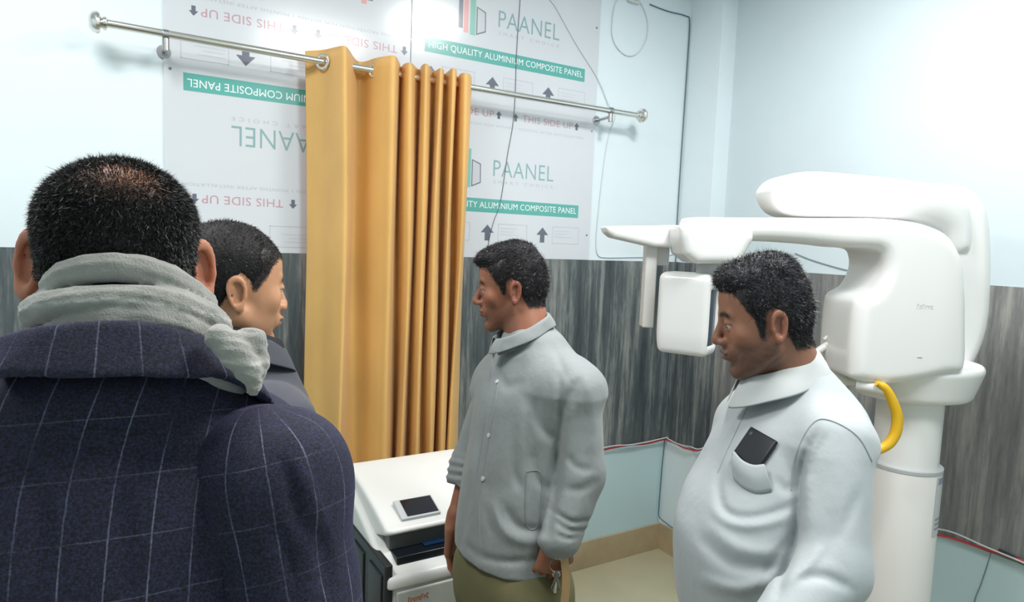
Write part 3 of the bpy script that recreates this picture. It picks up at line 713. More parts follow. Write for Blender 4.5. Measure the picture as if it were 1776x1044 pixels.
def finger(P, base, d, n, lens, radii, curls):
    """bends towards n; returns a distance"""
    pts = [np.array(base, float)]; dd = np.array(d, float); nn = np.array(n, float)
    for L_, c in zip(lens, curls):
        c = math.radians(c); d2 = dd*math.cos(c)+nn*math.sin(c); nn = nn*math.cos(c)-dd*math.sin(c); dd = d2
        pts.append(pts[-1]+dd*L_)
    return chain(P, pts, radii, .004), pts
def hand_field(P, wrist, d, n, side, curl=25, spread=3, thumb=(35, 30), s=1.):
    """d: direction of the hand, n: palm normal, side: direction of the thumb across the palm"""
    wrist, d, n = [np.array(t, float) for t in (wrist, d, n)]; d /= np.linalg.norm(d); n -= d*np.dot(n, d); n /= np.linalg.norm(n)
    t = np.cross(d, n)*side; R = np.stack([t, d, n], 1)
    f = box(P, wrist+d*.047*s, (.038*s, .044*s, .0125*s), .012*s, R)
    f = smin(f, cap(P, wrist-d*.02*s, wrist+d*.02*s, .024*s, .026*s), .02)
    for i, (o, L0, rr) in enumerate(((.029, .042, .0088), (.010, .046, .0090), (-.010, .043, .0086), (-.028, .034, .0078))):
        b = wrist+t*o*s+d*.084*s; a = math.radians(spread*(1.5-i)); di = d*math.cos(a)+t*math.sin(a)
        g, _ = finger(P, b, di, n, [L0*s, L0*.62*s, L0*.5*s], [rr*s, rr*.94*s, rr*.86*s, rr*.72*s], [curl*(.7+.12*i), curl*1.1, curl*.8])
        f = smin(f, g, .006)
    b = wrist+t*.026*s+d*.022*s+n*.006*s; a = math.radians(thumb[0]); di = d*math.cos(a)+t*math.sin(a)
    g, _ = finger(P, b, di, n-t*.6, [.040*s, .030*s, .026*s], [.0125*s, .0100*s, .0092*s, .0072*s], [8, thumb[1], thumb[1]*.6])
    return smin(f, g, .012)
def unit(v): v = np.array(v, float); return v/np.linalg.norm(v)

class Person:
    def __init__(s, label, px, py, D, yaw, head_px, head_D, hyaw, hpitch=0, hroll=0, hs=1., hy=1.):
        w = W(px, py, D); s.yaw = math.radians(yaw); s.o = np.array([w[0], w[1], 0])
        s.root = empty('person', label, 'person', tuple(s.o), s.yaw)
        s.Ri = rot(z=-s.yaw); s.hc = s.L(*head_px, head_D); s.hs = hs; s.hy = np.array([1, hy, 1])
        s.Rh = rot(z=math.radians(hyaw)-s.yaw) @ rot(x=math.radians(hpitch)) @ rot(y=math.radians(hroll))   # pitch > 0 looks down
    def L(s, px, py, D): return s.Ri @ (W(px, py, D)-s.o)
    def w2l(s, w): return s.Ri @ (np.array(w, float)-s.o)
    def dirl(s, r, f, u):     # direction given in view axes (right, away, up) -> local
        v = ray(888, 522); fwd = unit([v[0], v[1], 0]); right = np.array([fwd[1], -fwd[0], 0])
        return unit(s.Ri @ (right*r+fwd*f+np.array([0, 0, u])))
    def H(s, P): return ((P-s.hc.astype(np.float32)) @ s.Rh.astype(np.float32))/s.hy.astype(np.float32)
    def Hw(s, q): return s.hc+s.Rh @ (np.array(q, float)*s.hy)
def strands(name, parent, m, pts, nrm, dirs, lens, cols, width=.0009, bend=.25, seed=1):
    rs = np.random.RandomState(seed); n = len(pts)
    side = np.cross(dirs, rs.normal(size=(n, 3))); side /= np.linalg.norm(side, axis=1)[:, None]+1e-9
    b = rs.normal(size=(n, 3))*bend; wv = width*(.7+.6*rs.rand(n))[:, None]; Ln = lens[:, None]
    p0 = pts-nrm*.002; p1 = pts+dirs*Ln*.5; p2 = pts+(dirs+b)*Ln
    V = np.stack([p0-side*wv/2, p0+side*wv/2, p1+side*wv*.45, p1-side*wv*.45, p2], 1).reshape(-1, 3)
    i = np.arange(n)[:, None]*5
    F = [tuple(f) for f in (i+np.array([[0, 1, 2, 3]])).tolist()]+[tuple(f) for f in (i+np.array([[3, 2, 4]])).tolist()]
    return mesh(name, V, F, m, parent, smooth=False, cols=np.repeat(cols, 5, 0))
def sample(V, Q, prob, n, seed=0):
    rs = np.random.RandomState(seed); A = V[Q]; c = A.mean(1)
    nr = np.cross(A[:, 2]-A[:, 0], A[:, 3]-A[:, 1]); ar = np.linalg.norm(nr, axis=1); nr = nr/(ar[:, None]+1e-12)
    p = ar*prob(c); p = p/p.sum(); k = rs.choice(len(Q), n, p=p)
    u, v = rs.rand(n, 1), rs.rand(n, 1)
    pt = (A[k, 0]*(1-u)+A[k, 1]*u)*(1-v)+(A[k, 3]*(1-u)+A[k, 2]*u)*v
    return pt, nr[k]
def obj_mesh(o):
    me = o.data; V = np.empty(len(me.vertices)*3); me.vertices.foreach_get('co', V)
    L_ = np.empty(len(me.loops), np.int32); me.loops.foreach_get('vertex_index', L_); return V.reshape(-1, 3), L_.reshape(-1, 4)
def eyes(p, who=(1, -1), gaze=(0, -1, -.15)):
    wm = EYEM[0]; g = unit(gaze)
    for sx in who:
        b = MB(); V = []; F = []
        c = np.array([sx*.031, -.0728, .003]); r = .0124
        R = np.array(Vector(g).to_track_quat('Z', 'Y').to_matrix()); n = 16; rings = 12; mi = []
        for i in range(rings+1):
            a = PI*i/rings
            for k in range(n): V.append(p.Hw((c+R @ np.array([r*math.sin(a)*math.cos(2*PI*k/n), r*math.sin(a)*math.sin(2*PI*k/n), r*math.cos(a)]))*p.hs))
        for i in range(rings):
            for k in range(n): b.F.append((i*n+k, i*n+(k+1) % n, (i+1)*n+(k+1) % n, (i+1)*n+k)); b.M.append(1 if i < 2 else 0)
        b.V = [tuple(v) for v in V]; b.build('eye', EYEM, p.root, smooth=True)
EYEM = [mat('eye_white', s2l(206, 196, 188), .2), mat('eye_iris', s2l(34, 24, 20), .1)]
def paint_skin(p, skin, lips, stubble=None, stub_amt=0., scalp=None, hl={}, ear=None, bald=None, blush=None):
    def f(V):
        V = V.astype(np.float32); q = p.H(V)/p.hs; c = np.tile(np.array(skin, float), (len(V), 1))
        def mixc(col, m): 
            nonlocal c
            m = np.clip(m, 0, 1)[:, None]; c = c*(1-m)+np.array(col)*m
        x, y, z = np.abs(q[:, 0]), q[:, 1], q[:, 2]; inh = (z > -.14)
        if blush is not None: mixc(blush, .5*np.exp(-((x-.045)/.02)**2-((z+.02)/.02)**2)*(y < -.03))
        if ear is not None: mixc(ear, ((x > .0765) & (z < .03) & (z > -.044) & (np.abs(y-.015) < .028))*1.)
        if stub_amt:
            m = np.clip((-.030-z+.35*np.clip(y+.02, -1, 0)*0)/.012, 0, 1)*np.clip((y+.0)/-.02+1.2, 0, 1)*np.clip((z+.135)/.02, 0, 1)*(x < .090)
            m = m*(1-np.exp(-((x-.03)/.014)**2-((z+.038)/.012)**2)*.8)
            m2 = np.exp(-((z+.046)/.006)**2-(x/.026)**4)*(y < -.07)
            mixc(stubble, np.maximum(m, m2)*stub_amt*(.85+.3*wob(V, 500, 3)))
        lm = np.exp(-((z+.059)/.0085)**6-(x/.023)**6)*(y < -.083); mixc(lips, lm*.85)
        # brow
        bm = np.exp(-((z-.024-.10*(x-.02)*(x < .035)+.25*np.clip(x-.035, 0, 1))/.0052)**2)*np.clip((x-.010)/.004, 0, 1)*np.clip((.048-x)/.006, 0, 1)*(y < -.04)
        mixc((.014, .011, .010), bm*1.3)
        if scalp is not None:
            m = np.clip((z-hair_line(y, **hl))/.008, 0, 1)*(x < .0755+.0)
            if bald is not None: m = m*(1-bald(q))
            mixc(scalp, m*inh)
        return c
    return f
def body_axes(p, extra=()):
    h = p.hc
    fx = [(h[0]-.115, h[0]+.115, .0026)]; fy = [(h[1]-.13, h[1]+.125, .0026)]; fz = [(h[2]-.15, h[2]+.13, .0026)]
    for c, r in extra:
        fx.append((c[0]-r, c[0]+r, .003)); fy.append((c[1]-r, c[1]+r, .003)); fz.append((c[2]-r, c[2]+r, .003))
    return fx, fy, fz
def arm_pts(J, k): return [J['sh'+k], J['el'+k], J['wr'+k]]
def legs(p, hip, m, shoe_m, name='trousers', stance=.11, top=None, r=(.098, .075, .058), foot_yaw=0, lean=(0, 0)):
    hip = np.array(hip, float); top = hip[2]+.08 if top is None else top
    def f(P):
        d = loft(P, [(hip[2]-.12, hip[0], hip[1], .165, .115), (hip[2]-.02, hip[0], hip[1], .17, .12), (top, hip[0], hip[1], .140, .102)])
        for sx in (-1, 1):
            a = hip+[sx*.085, 0, -.06]; k = np.array([hip[0]+sx*stance, hip[1]-.015, .48]); e = np.array([hip[0]+sx*stance, hip[1]+.01, .07])
            d = smin(d, chain(P, [a, k, e], r, .03), .04)
        d = d+.004*wob(P*np.array([1, 1, .5], np.float32), 26, 5)
        return np.maximum(d, .045-P[:, 2])
    o = implicit(name, f, (hip[0]-.26, hip[1]-.22, 0), (hip[0]+.26, hip[1]+.22, top+.05), .008, m, p.root)
    for sx in (-1, 1):
        c = np.array([hip[0]+sx*stance, hip[1]-.045, 0])
        def g(P, c=c):
            d = smin(ell(P, c+[0, -.03, .035], (.046, .125, .042)), ell(P, c+[0, .05, .055], (.038, .045, .055)), .03)
            return np.maximum(d, -P[:, 2]+.001)
        implicit('shoe', g, tuple(c+[-.07, -.19, -.012]), tuple(c+[.07, .14, .13]), .006, shoe_m, p.root)
    return o
def core_field(P, p, J, nr=.056, hands=()):
    """neck, trunk and limbs below the clothes"""
    nb = J['neck']; top = p.Hw(np.array([0, .028, -.03])*p.hs)
    d = cap(P, top, nb, nr*.95, nr*1.12)
    d = smin(d, loft(P, J['trunk']), .03)
    for k in 'LR':
        d = smin(d, chain(P, arm_pts(J, k), [.042, .037, .026], .02), .02)
    hip = J['hip']
    for sx in (-1, 1):
        a = hip+np.array([sx*.085, 0, -.02]); st = J.get('stance', .11)
        d = smin(d, chain(P, [a, (hip[0]+sx*st, hip[1]-.015, .48), (hip[0]+sx*st, hip[1]+.01, .08), (hip[0]+sx*st, hip[1]-.09, .04)], [.07, .052, .036, .03], .02), .03)
    for h in hands: d = smin(d, hand_field(P, **h), .012)
    return d
def make_body(p, J, skinm, paint, hands, hf={}, ef={}, nr=.056):
    def f(P):
        d = core_field(P, p, J, nr, hands); q = p.H(P); near = (np.abs(q) < .2).all(1)
        if near.any():
            h = head_field(q[near], p.hs, **hf); e = ear_field(q[near], p.hs, **ef)
            hd = smin(h, e, .004); dn = smin(d[near], hd, .018); d = d.copy(); d[near] = dn
        return d
    ex = [(np.array(h['wrist'])+unit(h['d'])*.08, .11) for h in hands if h.get('fine', 0) or True]
    h_ = [{k: v for k, v in h.items() if k != 'fine'} for h in hands]; hands[:] = h_
    tr = np.array(J['trunk']); pts = np.array([J[k] for k in ('shL', 'shR', 'elL', 'elR', 'wrL', 'wrR')])
    lo = np.minimum(pts.min(0), [tr[:, 1].min()-.2, tr[:, 2].min()-.2, 0])-.06; hi = np.maximum(pts.max(0), [tr[:, 1].max()+.2, tr[:, 2].max()+.2, 0])+.06
    lo = np.minimum(lo, p.hc-.16); hi = np.maximum(hi, p.hc+.16); lo[2] = 0; hi[2] = p.hc[2]+.14
    for h in hands:
        w = np.array(h['wrist'])+unit(h['d'])*.1; lo[:2] = np.minimum(lo[:2], w[:2]-.13); hi[:2] = np.maximum(hi[:2], w[:2]+.13)
    return implicit('body', f, lo, hi, .009, skinm, p.root, fine=body_axes(p, ex), smooth=1, paint=paint)
def garment(p, name, keys, J, m, arms=('L', 'R'), ra=(.068, .058, .045), extra=None, h=.005, hem=None, n=2.3, sh_k=.05, wr_t=1.0, parent=None, cuts={}, paint=None):
    def f(P):
        d = loft(P, keys, n)
        for k in arms:
            a, e, w_ = [np.array(t) for t in arm_pts(J, k)]; w_ = e+(w_-e)*wr_t
            kk = .006+(sh_k-.006)*np.clip((P[:, 2]-(a[2]-.10))/.09, 0, 1)**1.5
            sl = chain(P, [a, e, w_], ra, .02)
            if k in cuts: sl = smax(sl, (P-e) @ unit(w_-e).astype(np.float32)-cuts[k], .006)
            d = smin(d, sl, kk.astype(np.float32))
        if extra is not None: d = extra(P, d)
        if hem is not None: d = np.maximum(d, hem-P[:, 2])
        return d
    pts = [np.array(k[1:3]) for k in keys]; lo = np.array([min(k[1]-k[3] for k in keys), min(k[2]-k[4] for k in keys), min(k[0] for k in keys)])
    hi = np.array([max(k[1]+k[3] for k in keys), max(k[2]+k[4] for k in keys), max(k[0] for k in keys)])
    for k in arms:
        for t in arm_pts(J, k): lo = np.minimum(lo, np.array(t)-.09); hi = np.maximum(hi, np.array(t)+.09)
    return implicit(name, f, lo-.03, hi+.03, h, m, parent or p.root, smooth=1, paint=paint)
def collar(p, c, rx, ry, m, name='collar', tilt=.03, stand=.03, fall=.04, out=.02, gap=18, front=.015, th=.002, yaw=0, parent=None, wob_=.0):
    V = []; F = []; N = 64; rows = [(0, -stand), (.0, -stand*.3), (.002, 0), (.006, .004), (.010, .001), (.010+out*.5, -fall*.5), (.010+out, -fall)]
    for i in range(N+1):
        a = math.radians(gap)+(2*PI-2*math.radians(gap))*i/N       # 0 is straight ahead (-Y)
        fr = .5+.5*math.cos(a)
        for j, (o, z) in enumerate(rows):
            o2, z2 = o, z
            if j >= 5: z2 = z-front*fr**3*(j-4)/2; o2 = o+.004*math.sin(a*5)
            o2 += wob_*math.sin(a*7+j)
            V.append((c[0]+(rx+o2)*math.sin(a), c[1]-(ry+o2)*math.cos(a), c[2]+z2-tilt*math.cos(a)))
    K = len(rows)
    for i in range(N):
        for j in range(K-1): F.append((i*K+j, (i+1)*K+j, (i+1)*K+j+1, i*K+j+1))
    if yaw:
        ca, sa = math.cos(math.radians(yaw)), math.sin(math.radians(yaw)); V = [(c[0]+(x-c[0])*ca-(y-c[1])*sa, c[1]+(x-c[0])*sa+(y-c[1])*ca, z) for x, y, z in V]
    o = mesh(name, V, F, m, parent or p.root); md = o.modifiers.new('t', 'SOLIDIFY'); md.thickness = th; md.offset = 0
    ms = o.modifiers.new('s', 'SUBSURF'); ms.levels = ms.render_levels = 1
    return o
def to_px(p, P):
    w = P @ p.Ri.astype(np.float32)+(p.o-np.array([0, 0, EYE])).astype(np.float32)   # Ri is a rotation: row vectors times Ri apply its inverse
    v = w @ CR.astype(np.float32); z = np.minimum(v[:, 2], -.05)
    return np.stack([888-FPX*v[:, 0]/z, 522+FPX*v[:, 1]/z], 1), -z
def folds(p, P, d, Dmax, lst, sc=1.):
    """cloth folds: grooves (+) and ridges (-) on the side of the garment nearer than Dmax"""
    u, z = to_px(p, P); near = (np.abs(d) < .05)
    if not near.any(): return d
    u, zz = u[near], z[near]; out = np.zeros(len(u), np.float32); side = np.clip((Dmax-zz)/.04, 0, 1)
    for amp, sig, *pts in lst:
        c = spline([(x, y, 0) for x, y in pts], 3)[:, :2] if len(pts) > 2 else np.array(pts, float)
        out += crease(u, c.astype(np.float32), amp, sig)*sc
    d = d.copy(); d[near] += out*side; return d
def key(p, px, py, D, rx, ry): v = p.L(px, py, D); return (v[2], v[0], v[1], rx, ry)
def keys_sorted(ks): return sorted(ks, key=lambda k: k[0])
shoe_m = mat('shoe_leather', s2l(38, 32, 30), .4)
hairm = mat('hair', (.02, .018, .018), .38, spec=.45, attr='Col')

def side_hair(p, body, shell_o, hl, n, L0, seed, grey=.02):
    V, Q = obj_mesh(body)
    def pr(c):
        q = p.H(c.astype(np.float32))/p.hs
        return np.clip((q[:, 2]-hair_line(q[:, 1], **hl)+.002)/.006, 0, 1)*(np.abs(q[:, 0]) < .0765)*(np.abs(q) < .14).all(1)+1e-12
    pt, nr = sample(V, Q, pr, n, seed); rs = np.random.RandomState(seed); cm = p.Rh @ np.array((0, .45, -.6)); t = cm-nr*(nr @ cm)[:, None]
    d = nr*.35+t+rs.normal(size=(n, 3))*.2; d /= np.linalg.norm(d, axis=1)[:, None]; g = (rs.rand(n) < grey)[:, None]
    col = np.where(g, np.array([[.2, .2, .19]]), np.array([[.018, .016, .016]])*(.6+.9*rs.rand(n)[:, None]))
    return strands('side_hair', shell_o, hairm, pt, nr, d, L0*(.5+rs.rand(n)), col, .0008, .2, seed)
# ---------------------------------------------------------------- centre man, grey shirt
p3 = Person('man in a loose grey button shirt and khaki trousers, facing left beside the printer', 915, 720, 1.72, -86, (886, 499), 1.72, -124, hpitch=8, hs=.97, hy=.9)
ks = keys_sorted([key(p3, 887, 1020, 1.70, .165, .130), key(p3, 889, 940, 1.70, .168, .130), key(p3, 897, 850, 1.70, .168, .126), key(p3, 912, 760, 1.70, .172, .124), key(p3, 924, 690, 1.70, .180, .122), key(p3, 931, 648, 1.70, .172, .108), key(p3, 930, 622, 1.70, .145, .092), key(p3, 927, 595, 1.70, .098, .078), key(p3, 922, 565, 1.70, .068, .064)])
J = dict(shL=p3.L(996, 676, 1.57), elL=p3.L(1004, 818, 1.56), wrL=p3.L(972, 932, 1.52), shR=p3.L(868, 665, 1.84), elR=p3.L(822, 800, 1.88), wrR=p3.L(790, 905, 1.84))
J['neck'] = p3.L(918, 590, 1.70); J['hip'] = np.array([ks[0][1], ks[0][2], .84])
J['trunk'] = [(k[0], k[1], k[2], k[3]-.04, k[4]-.04) for k in ks[:-1]]
hdL = p3.dirl(-.25, .05, -1); hdR = p3.dirl(-.05, .0, -1)
hands = [dict(wrist=J['wrL'], d=hdL, n=p3.dirl(-.2, 1, 0), side=1, curl=48, thumb=(30, 40)), dict(wrist=J['wrR'], d=hdR, n=p3.dirl(1, -.5, 0), side=-1, curl=20)]
sk3 = skin_mat('skin_brown')
bd3 = make_body(p3, J, sk3, paint_skin(p3, s2l(150, 100, 78), s2l(120, 66, 60), s2l(84, 62, 56), .45, scalp=s2l(40, 34, 34), hl=dict(front=.066, back=-.058), ear=s2l(140, 86, 70), blush=s2l(168, 98, 78)), hands, hf=dict(fat=-.002, nose=1.03), ef=dict(out=24, size=.84))
eyes(p3, gaze=(0, -1, -.35))
sh3 = mat('shirt_grey_cotton', s2l(140, 146, 146), .75, sheen=.15, var=(7, .05), bump=(26, .45, .010, (1, 1, .55)))
F3 = [(.014, 8, (992, 668), (975, 720), (970, 785), (966, 850), (955, 900), (948, 940)), (.007, 6, (971, 640), (970, 690), (968, 730)), (.006, 8, (930, 685), (932, 720), (944, 748), (962, 765)),
      (-.008, 10, (846, 860), (864, 908), (895, 936), (945, 940)), (.006, 8, (878, 880), (900, 914), (938, 918)), (.006, 7, (808, 944), (838, 966), (886, 974), (940, 970)),
      (.005, 9, (892, 770), (893, 820), (905, 850)), (-.005, 9, (905, 700), (900, 770), (888, 830)), (.004, 6, (956, 599), (973, 630), (985, 660)), (.006, 7, (1007, 652), (998, 680), (992, 710)), (-.005, 10, (1020, 650), (1028, 720), (1026, 790)),
      (.006, 5, (858, 604), (888, 612), (922, 598)), (.004, 9, (862, 640), (880, 670), (910, 660)), (.007, 4.5, (958, 884), (990, 905), (1024, 902)), (.007, 4.5, (962, 903), (988, 920), (1018, 919)), (.005, 4, (966, 926), (985, 934), (1008, 930)),
      (.005, 8, (1040, 830), (1005, 850), (980, 845)), (.005, 7, (985, 790), (1000, 810), (1030, 815)), (-.005, 9, (820, 700), (816, 780), (812, 860)), (.005, 9, (850, 830), (846, 880), (858, 930)), (.004, 8, (925, 780), (930, 830), (955, 850))]
def ex3b(P, d):
    d = folds(p3, P, d, 1.70, F3)
    ax = unit(J['wrR']-J['elR']); t = (P-J['elR']) @ ax.astype(np.float32); nr_ = (pdist(P, [J['elR'], J['wrR']]) < .08)*np.exp(-((t-.04)/.04)**4)
    d = d+nr_*(.003*np.sin(t*300+3*wob(P, 20, 9))-.004)
    return d+.0024*wob(P, 38, 11)+.003*wob(P*np.array([1, 1, .35], np.float32), 30, 12)
shirt3 = garment(p3, 'shirt', ks, J, sh3, ra=(.064, .062, .050), extra=ex3b, hem=p3.L(887, 966, 1.66)[2], h=.0045, sh_k=.08, cuts={'L': .205, 'R': .075})
collar(p3, p3.L(904, 566, 1.69), .059, .062, sh3, tilt=.034, stand=.04, fall=.026, out=.013, gap=10, front=.010, yaw=-22, wob_=.0012)
# placket, buttons and pocket on the shirt front
def on_shirt(p, o, px, py, off=.0):
    """hit the garment from the camera and return the local point and normal"""
    dg = None; d = ray(px, py); og = Vector(p.Ri @ (np.array([0, 0, EYE])-p.o)); dr = Vector(unit(p.Ri @ d))
    t = o.get('_bvh'); from mathutils.bvhtree import BVHTree
    if o.name not in BV: BV[o.name] = BVHTree.FromPolygons([v.co for v in o.data.vertices], [tuple(q.vertices) for q in o.data.polygons])
    h = BV[o.name].ray_cast(og, dr)
    if h[0] is None: return None
    n = h[1] if h[1].dot(dr) < 0 else -h[1]; return np.array(h[0]+n*off), np.array(n)
BV = {}
def seam(p, o, pts, r, m, name, parent, off=.0005, n=6):
    q = [on_shirt(p, o, *a) for a in spline([(x, y, 0) for x, y in pts], n)[:, :2]]; q = [k[0]+k[1]*off for k in q if k is not None]
    if len(q) < 3: return None
    b = MB(); b.tube(q, r, 6); return b.build(name, m, parent, smooth=True)
seamm = mat('seam_thread', s2l(132, 138, 140), .8)  # pocket seam thread, slightly darker than the shirt cloth
seam(p3, shirt3, [(872, 615), (862, 680), (850, 750), (838, 820), (832, 880), (834, 950)], .0016, sh3, 'placket_edge', shirt3)
seam(p3, shirt3, [(856, 612), (846, 680), (838, 750), (828, 820), (824, 880)], .0013, sh3, 'placket_edge', shirt3)
for x, y in ((863, 662), (848, 755), (838, 830)):
    h = on_shirt(p3, shirt3, x, y, .001)
    if h:
        b = MB(); b.lathe([(.0058, 0), (.0055, .002), (.003, .0022)], 14, (0, 0, 0)); e = b.build('button', mat('button_pale', s2l(196, 198, 190), .3), shirt3, smooth=True); e.location = h[0]; e.rotation_euler = Vector(h[1]).to_track_quat('Z', 'Y').to_euler()
seam(p3, shirt3, [(913, 818), (938, 820), (938, 870), (930, 915), (912, 905), (913, 818)], .0012, seamm, 'pocket_seam', shirt3)
legs(p3, (ks[0][1], ks[0][2]+.0, .86), mat('khaki_twill', s2l(112, 108, 76), .8, var=(9, .08), bump=(300, .3, .001)), shoe_m, stance=.10, top=.93)
# hair: thick on top, short at the sides
def hair_shell(p, name, m, scale=(.0785, .099, .090), c=(0, .014, .036), hl={}, amp=.003, fr=60, seed=3, tuft=None, h=.0028, cols=None):
    def f(P):
        q = p.H(P)/p.hs
        d = ell(q, c, scale); d = smin(d, ell(q, (0, .032, .0), (.0705, .0765, .070)), .02)
        if tuft is not None: d = tuft(q, d)
        d = d+amp*wob(q, fr, seed)+amp*.6*wob(q, fr*2.1, seed+1)
        inner = smin(ell(q, (0, .012, .034), (.072, .092, .079)), ell(q, (0, .03, 0), (.065, .071, .067)), .02)
        d = smax(d, hair_line(q[:, 1], **hl)-q[:, 2]+.0025*wob(q, 130, 9), .006)
        e = ell(np.abs(q)*np.array([1, 0, 0], np.float32)+q*np.array([0, 1, 1], np.float32), (.082, .012, -.012), (.012, .020, .030)); d = smax(d, -e, .003)
        return np.maximum(d, -inner)*p.hs
    return implicit(name, f, p.hc-.135, p.hc+.14, h, m, p.root, smooth=1, paint=cols)
def hair_part(p, shell_o, n, L0, seed, grey=0., comb=(0, .3, -.2), lift=.5, width=.0009, top_len=1., name='hair_strands', base=(.016, .014, .015), bend=.25):
    V, Q = obj_mesh(shell_o); pt, nr = sample(V, Q, lambda c: np.ones(len(c)), n, seed); rs = np.random.RandomState(seed)
    cm = p.Rh @ np.array(comb); t = cm-nr*(nr @ cm)[:, None]; d = nr*lift+t+rs.normal(size=(n, 3))*.22; d /= np.linalg.norm(d, axis=1)[:, None]
    g = (rs.rand(n) < grey)[:, None]; col = np.where(g, np.array([[.33, .32, .31]]), np.array([base])*(.6+.9*rs.rand(n)[:, None]))
    return strands(name, shell_o, hairm, pt, nr, d, L0*(.5+rs.rand(n)), col, width, bend, seed)
dark_h = mat('hair_mass', s2l(34, 32, 36), .6, spec=.3, bump=(220, .8, .003, (1, 1, 1)))
def tuft3(q, d): # quiff combed forward over the brow
    d = smin(d, ell(q, (.0, -.048, .084), (.055, .048, .027)), .02); return smin(d, ell(q, (0, .015, .096), (.055, .060, .026)), .02)
hs3 = hair_shell(p3, 'hair', dark_h, scale=(.0755, .0960, .0855), hl=dict(front=.066, back=-.052, burn=-.008), amp=.003, tuft=tuft3)
hair_part(p3, hs3, 16000, .010, 5, grey=.02, comb=(.0, -.8, -.1), lift=.12, width=.0009)
side_hair(p3, bd3, hs3, dict(front=.066, back=-.054, burn=-.008), 14000, .006, 21)

# ---------------------------------------------------------------- right man, pale polo shirt
p4 = Person('stout man in a pale grey polo shirt with a pocketed phone', 1370, 800, 1.32, -107, (1321, 553), 1.32, -130, hpitch=13, hs=1.0, hy=.87)
ks = keys_sorted([key(p4, 1338, 1110, 1.31, .150, .155), key(p4, 1330, 1040, 1.31, .162, .172), key(p4, 1328, 940, 1.31, .163, .176), key(p4, 1334, 870, 1.32, .164, .162), key(p4, 1358, 800, 1.33, .166, .136), key(p4, 1374, 740, 1.34, .168, .116), key(p4, 1384, 700, 1.345, .145, .098), key(p4, 1384, 672, 1.35, .115, .086), key(p4, 1372, 640, 1.35, .082, .074), key(p4, 1360, 614, 1.35, .062, .062)])
J = dict(shL=p4.L(1452, 768, 1.19), elL=p4.L(1440, 990, 1.11), wrL=p4.L(1330, 1130, 1.04), shR=p4.L(1300, 735, 1.46), elR=p4.L(1330, 960, 1.52), wrR=p4.L(1270, 1110, 1.50))
J['neck'] = p4.L(1368, 655, 1.34); J['hip'] = np.array([ks[0][1], ks[0][2]+.02, .86]); J['trunk'] = [(k[0], k[1], k[2], k[3]-.045, k[4]-.045) for k in ks[:-1]]
hands = [dict(wrist=J['wrL'], d=p4.dirl(-.6, -.3, -.7), n=p4.dirl(0, 1, 0), side=1, curl=35), dict(wrist=J['wrR'], d=p4.dirl(-.3, 0, -1), n=p4.dirl(1, -1, 0), side=-1, curl=25)]
sk4 = skin_mat('skin_tan')
bd4 = make_body(p4, J, sk4, paint_skin(p4, s2l(150, 106, 86), s2l(112, 72, 66), s2l(64, 54, 52), .68, scalp=s2l(44, 40, 42), hl=dict(front=.074, back=-.066, burn=-.034), ear=s2l(146, 98, 80), blush=s2l(162, 106, 86)), hands, hf=dict(fat=.006, brow=.001, nose=1.02), ef=dict(out=20, size=.88), nr=.060)
eyes(p4, gaze=(0, -1, -.5))
sh4 = mat('polo_pale_grey', s2l(174, 181, 184), .8, sheen=.2, var=(6, .03), bump=(20, .30, .009, (1, 1, .6)))
F4 = [(.012, 9, (1400, 770), (1386, 830), (1383, 885), (1374, 945), (1358, 1000), (1345, 1044)), (.007, 6, (1418, 745), (1399, 790), (1392, 835)), (.005, 6, (1434, 752), (1412, 795), (1404, 830)),
      (.009, 8, (1376, 876), (1330, 894), (1285, 899), (1255, 884), (1247, 848), (1250, 800)), (-.008, 10, (1368, 896), (1310, 910), (1262, 903), (1235, 880)), (-.006, 12, (1226, 905), (1280, 950), (1352, 958)), (.006, 12, (1213, 930), (1270, 978), (1345, 985)),
      (-.006, 12, (1210, 1002), (1280, 1022), (1338, 1002)), (.006, 9, (1372, 930), (1345, 970), (1325, 1005)), (.007, 9, (1385, 1005), (1430, 1000), (1475, 1022)), (-.006, 10, (1350, 1015), (1390, 990), (1430, 945)),
      (.004, 14, (1445, 880), (1440, 930), (1425, 975)), (-.004, 14, (1408, 800), (1402, 860), (1398, 920)), (.004, 8, (1300, 690), (1275, 740), (1262, 790)), (.004, 9, (1345, 830), (1362, 850), (1378, 840)), (.004, 10, (1490, 850), (1470, 900), (1450, 940))]
def ex4(P, d):
    d = folds(p4, P, d, 1.33, F4)
    return d+.002*wob(P, 34, 21)+.003*wob(P*np.array([1, 1, .4], np.float32), 24, 22)
shirt4 = garment(p4, 'polo_shirt', ks, J, sh4, ra=(.062, .060, .050), extra=ex4, hem=ks[0][0]+.012, h=.0045, wr_t=.95)
col4 = collar(p4, p4.L(1350, 630, 1.34), .061, .064, mat('polo_collar', s2l(200, 204, 204), .8, bump=(500, .2, .0006)), tilt=.030, stand=.035, fall=.044, out=.024, gap=12, front=.022, yaw=-20)
seam4 = mat('polo_seam', s2l(160, 166, 168), .8)
seam(p4, shirt4, [(1372, 850), (1378, 800), (1395, 755), (1420, 728), (1455, 735), (1490, 760), (1512, 800)], .0013, seam4, 'sleeve_seam', shirt4)
seam(p4, shirt4, [(1310, 675), (1290, 720), (1262, 780), (1245, 820)], .0010, seam4, 'placket_edge', shirt4)
legs(p4, (ks[0][1], ks[0][2]+.02, .88), mat('dark_trousers', s2l(46, 46, 50), .8), shoe_m, stance=.12, top=ks[0][0]+.05, r=(.105, .08, .062))
def tuft4(q, d):
    d = smin(d, ell(q, (.0, -.040, .090), (.058, .050, .030)), .02); return smin(d, ell(q, (0, .03, .090), (.060, .062, .036)), .02)
dark_h4 = mat('hair_mass_curly', s2l(44, 44, 50), .6, spec=.3, bump=(150, 1, .005))
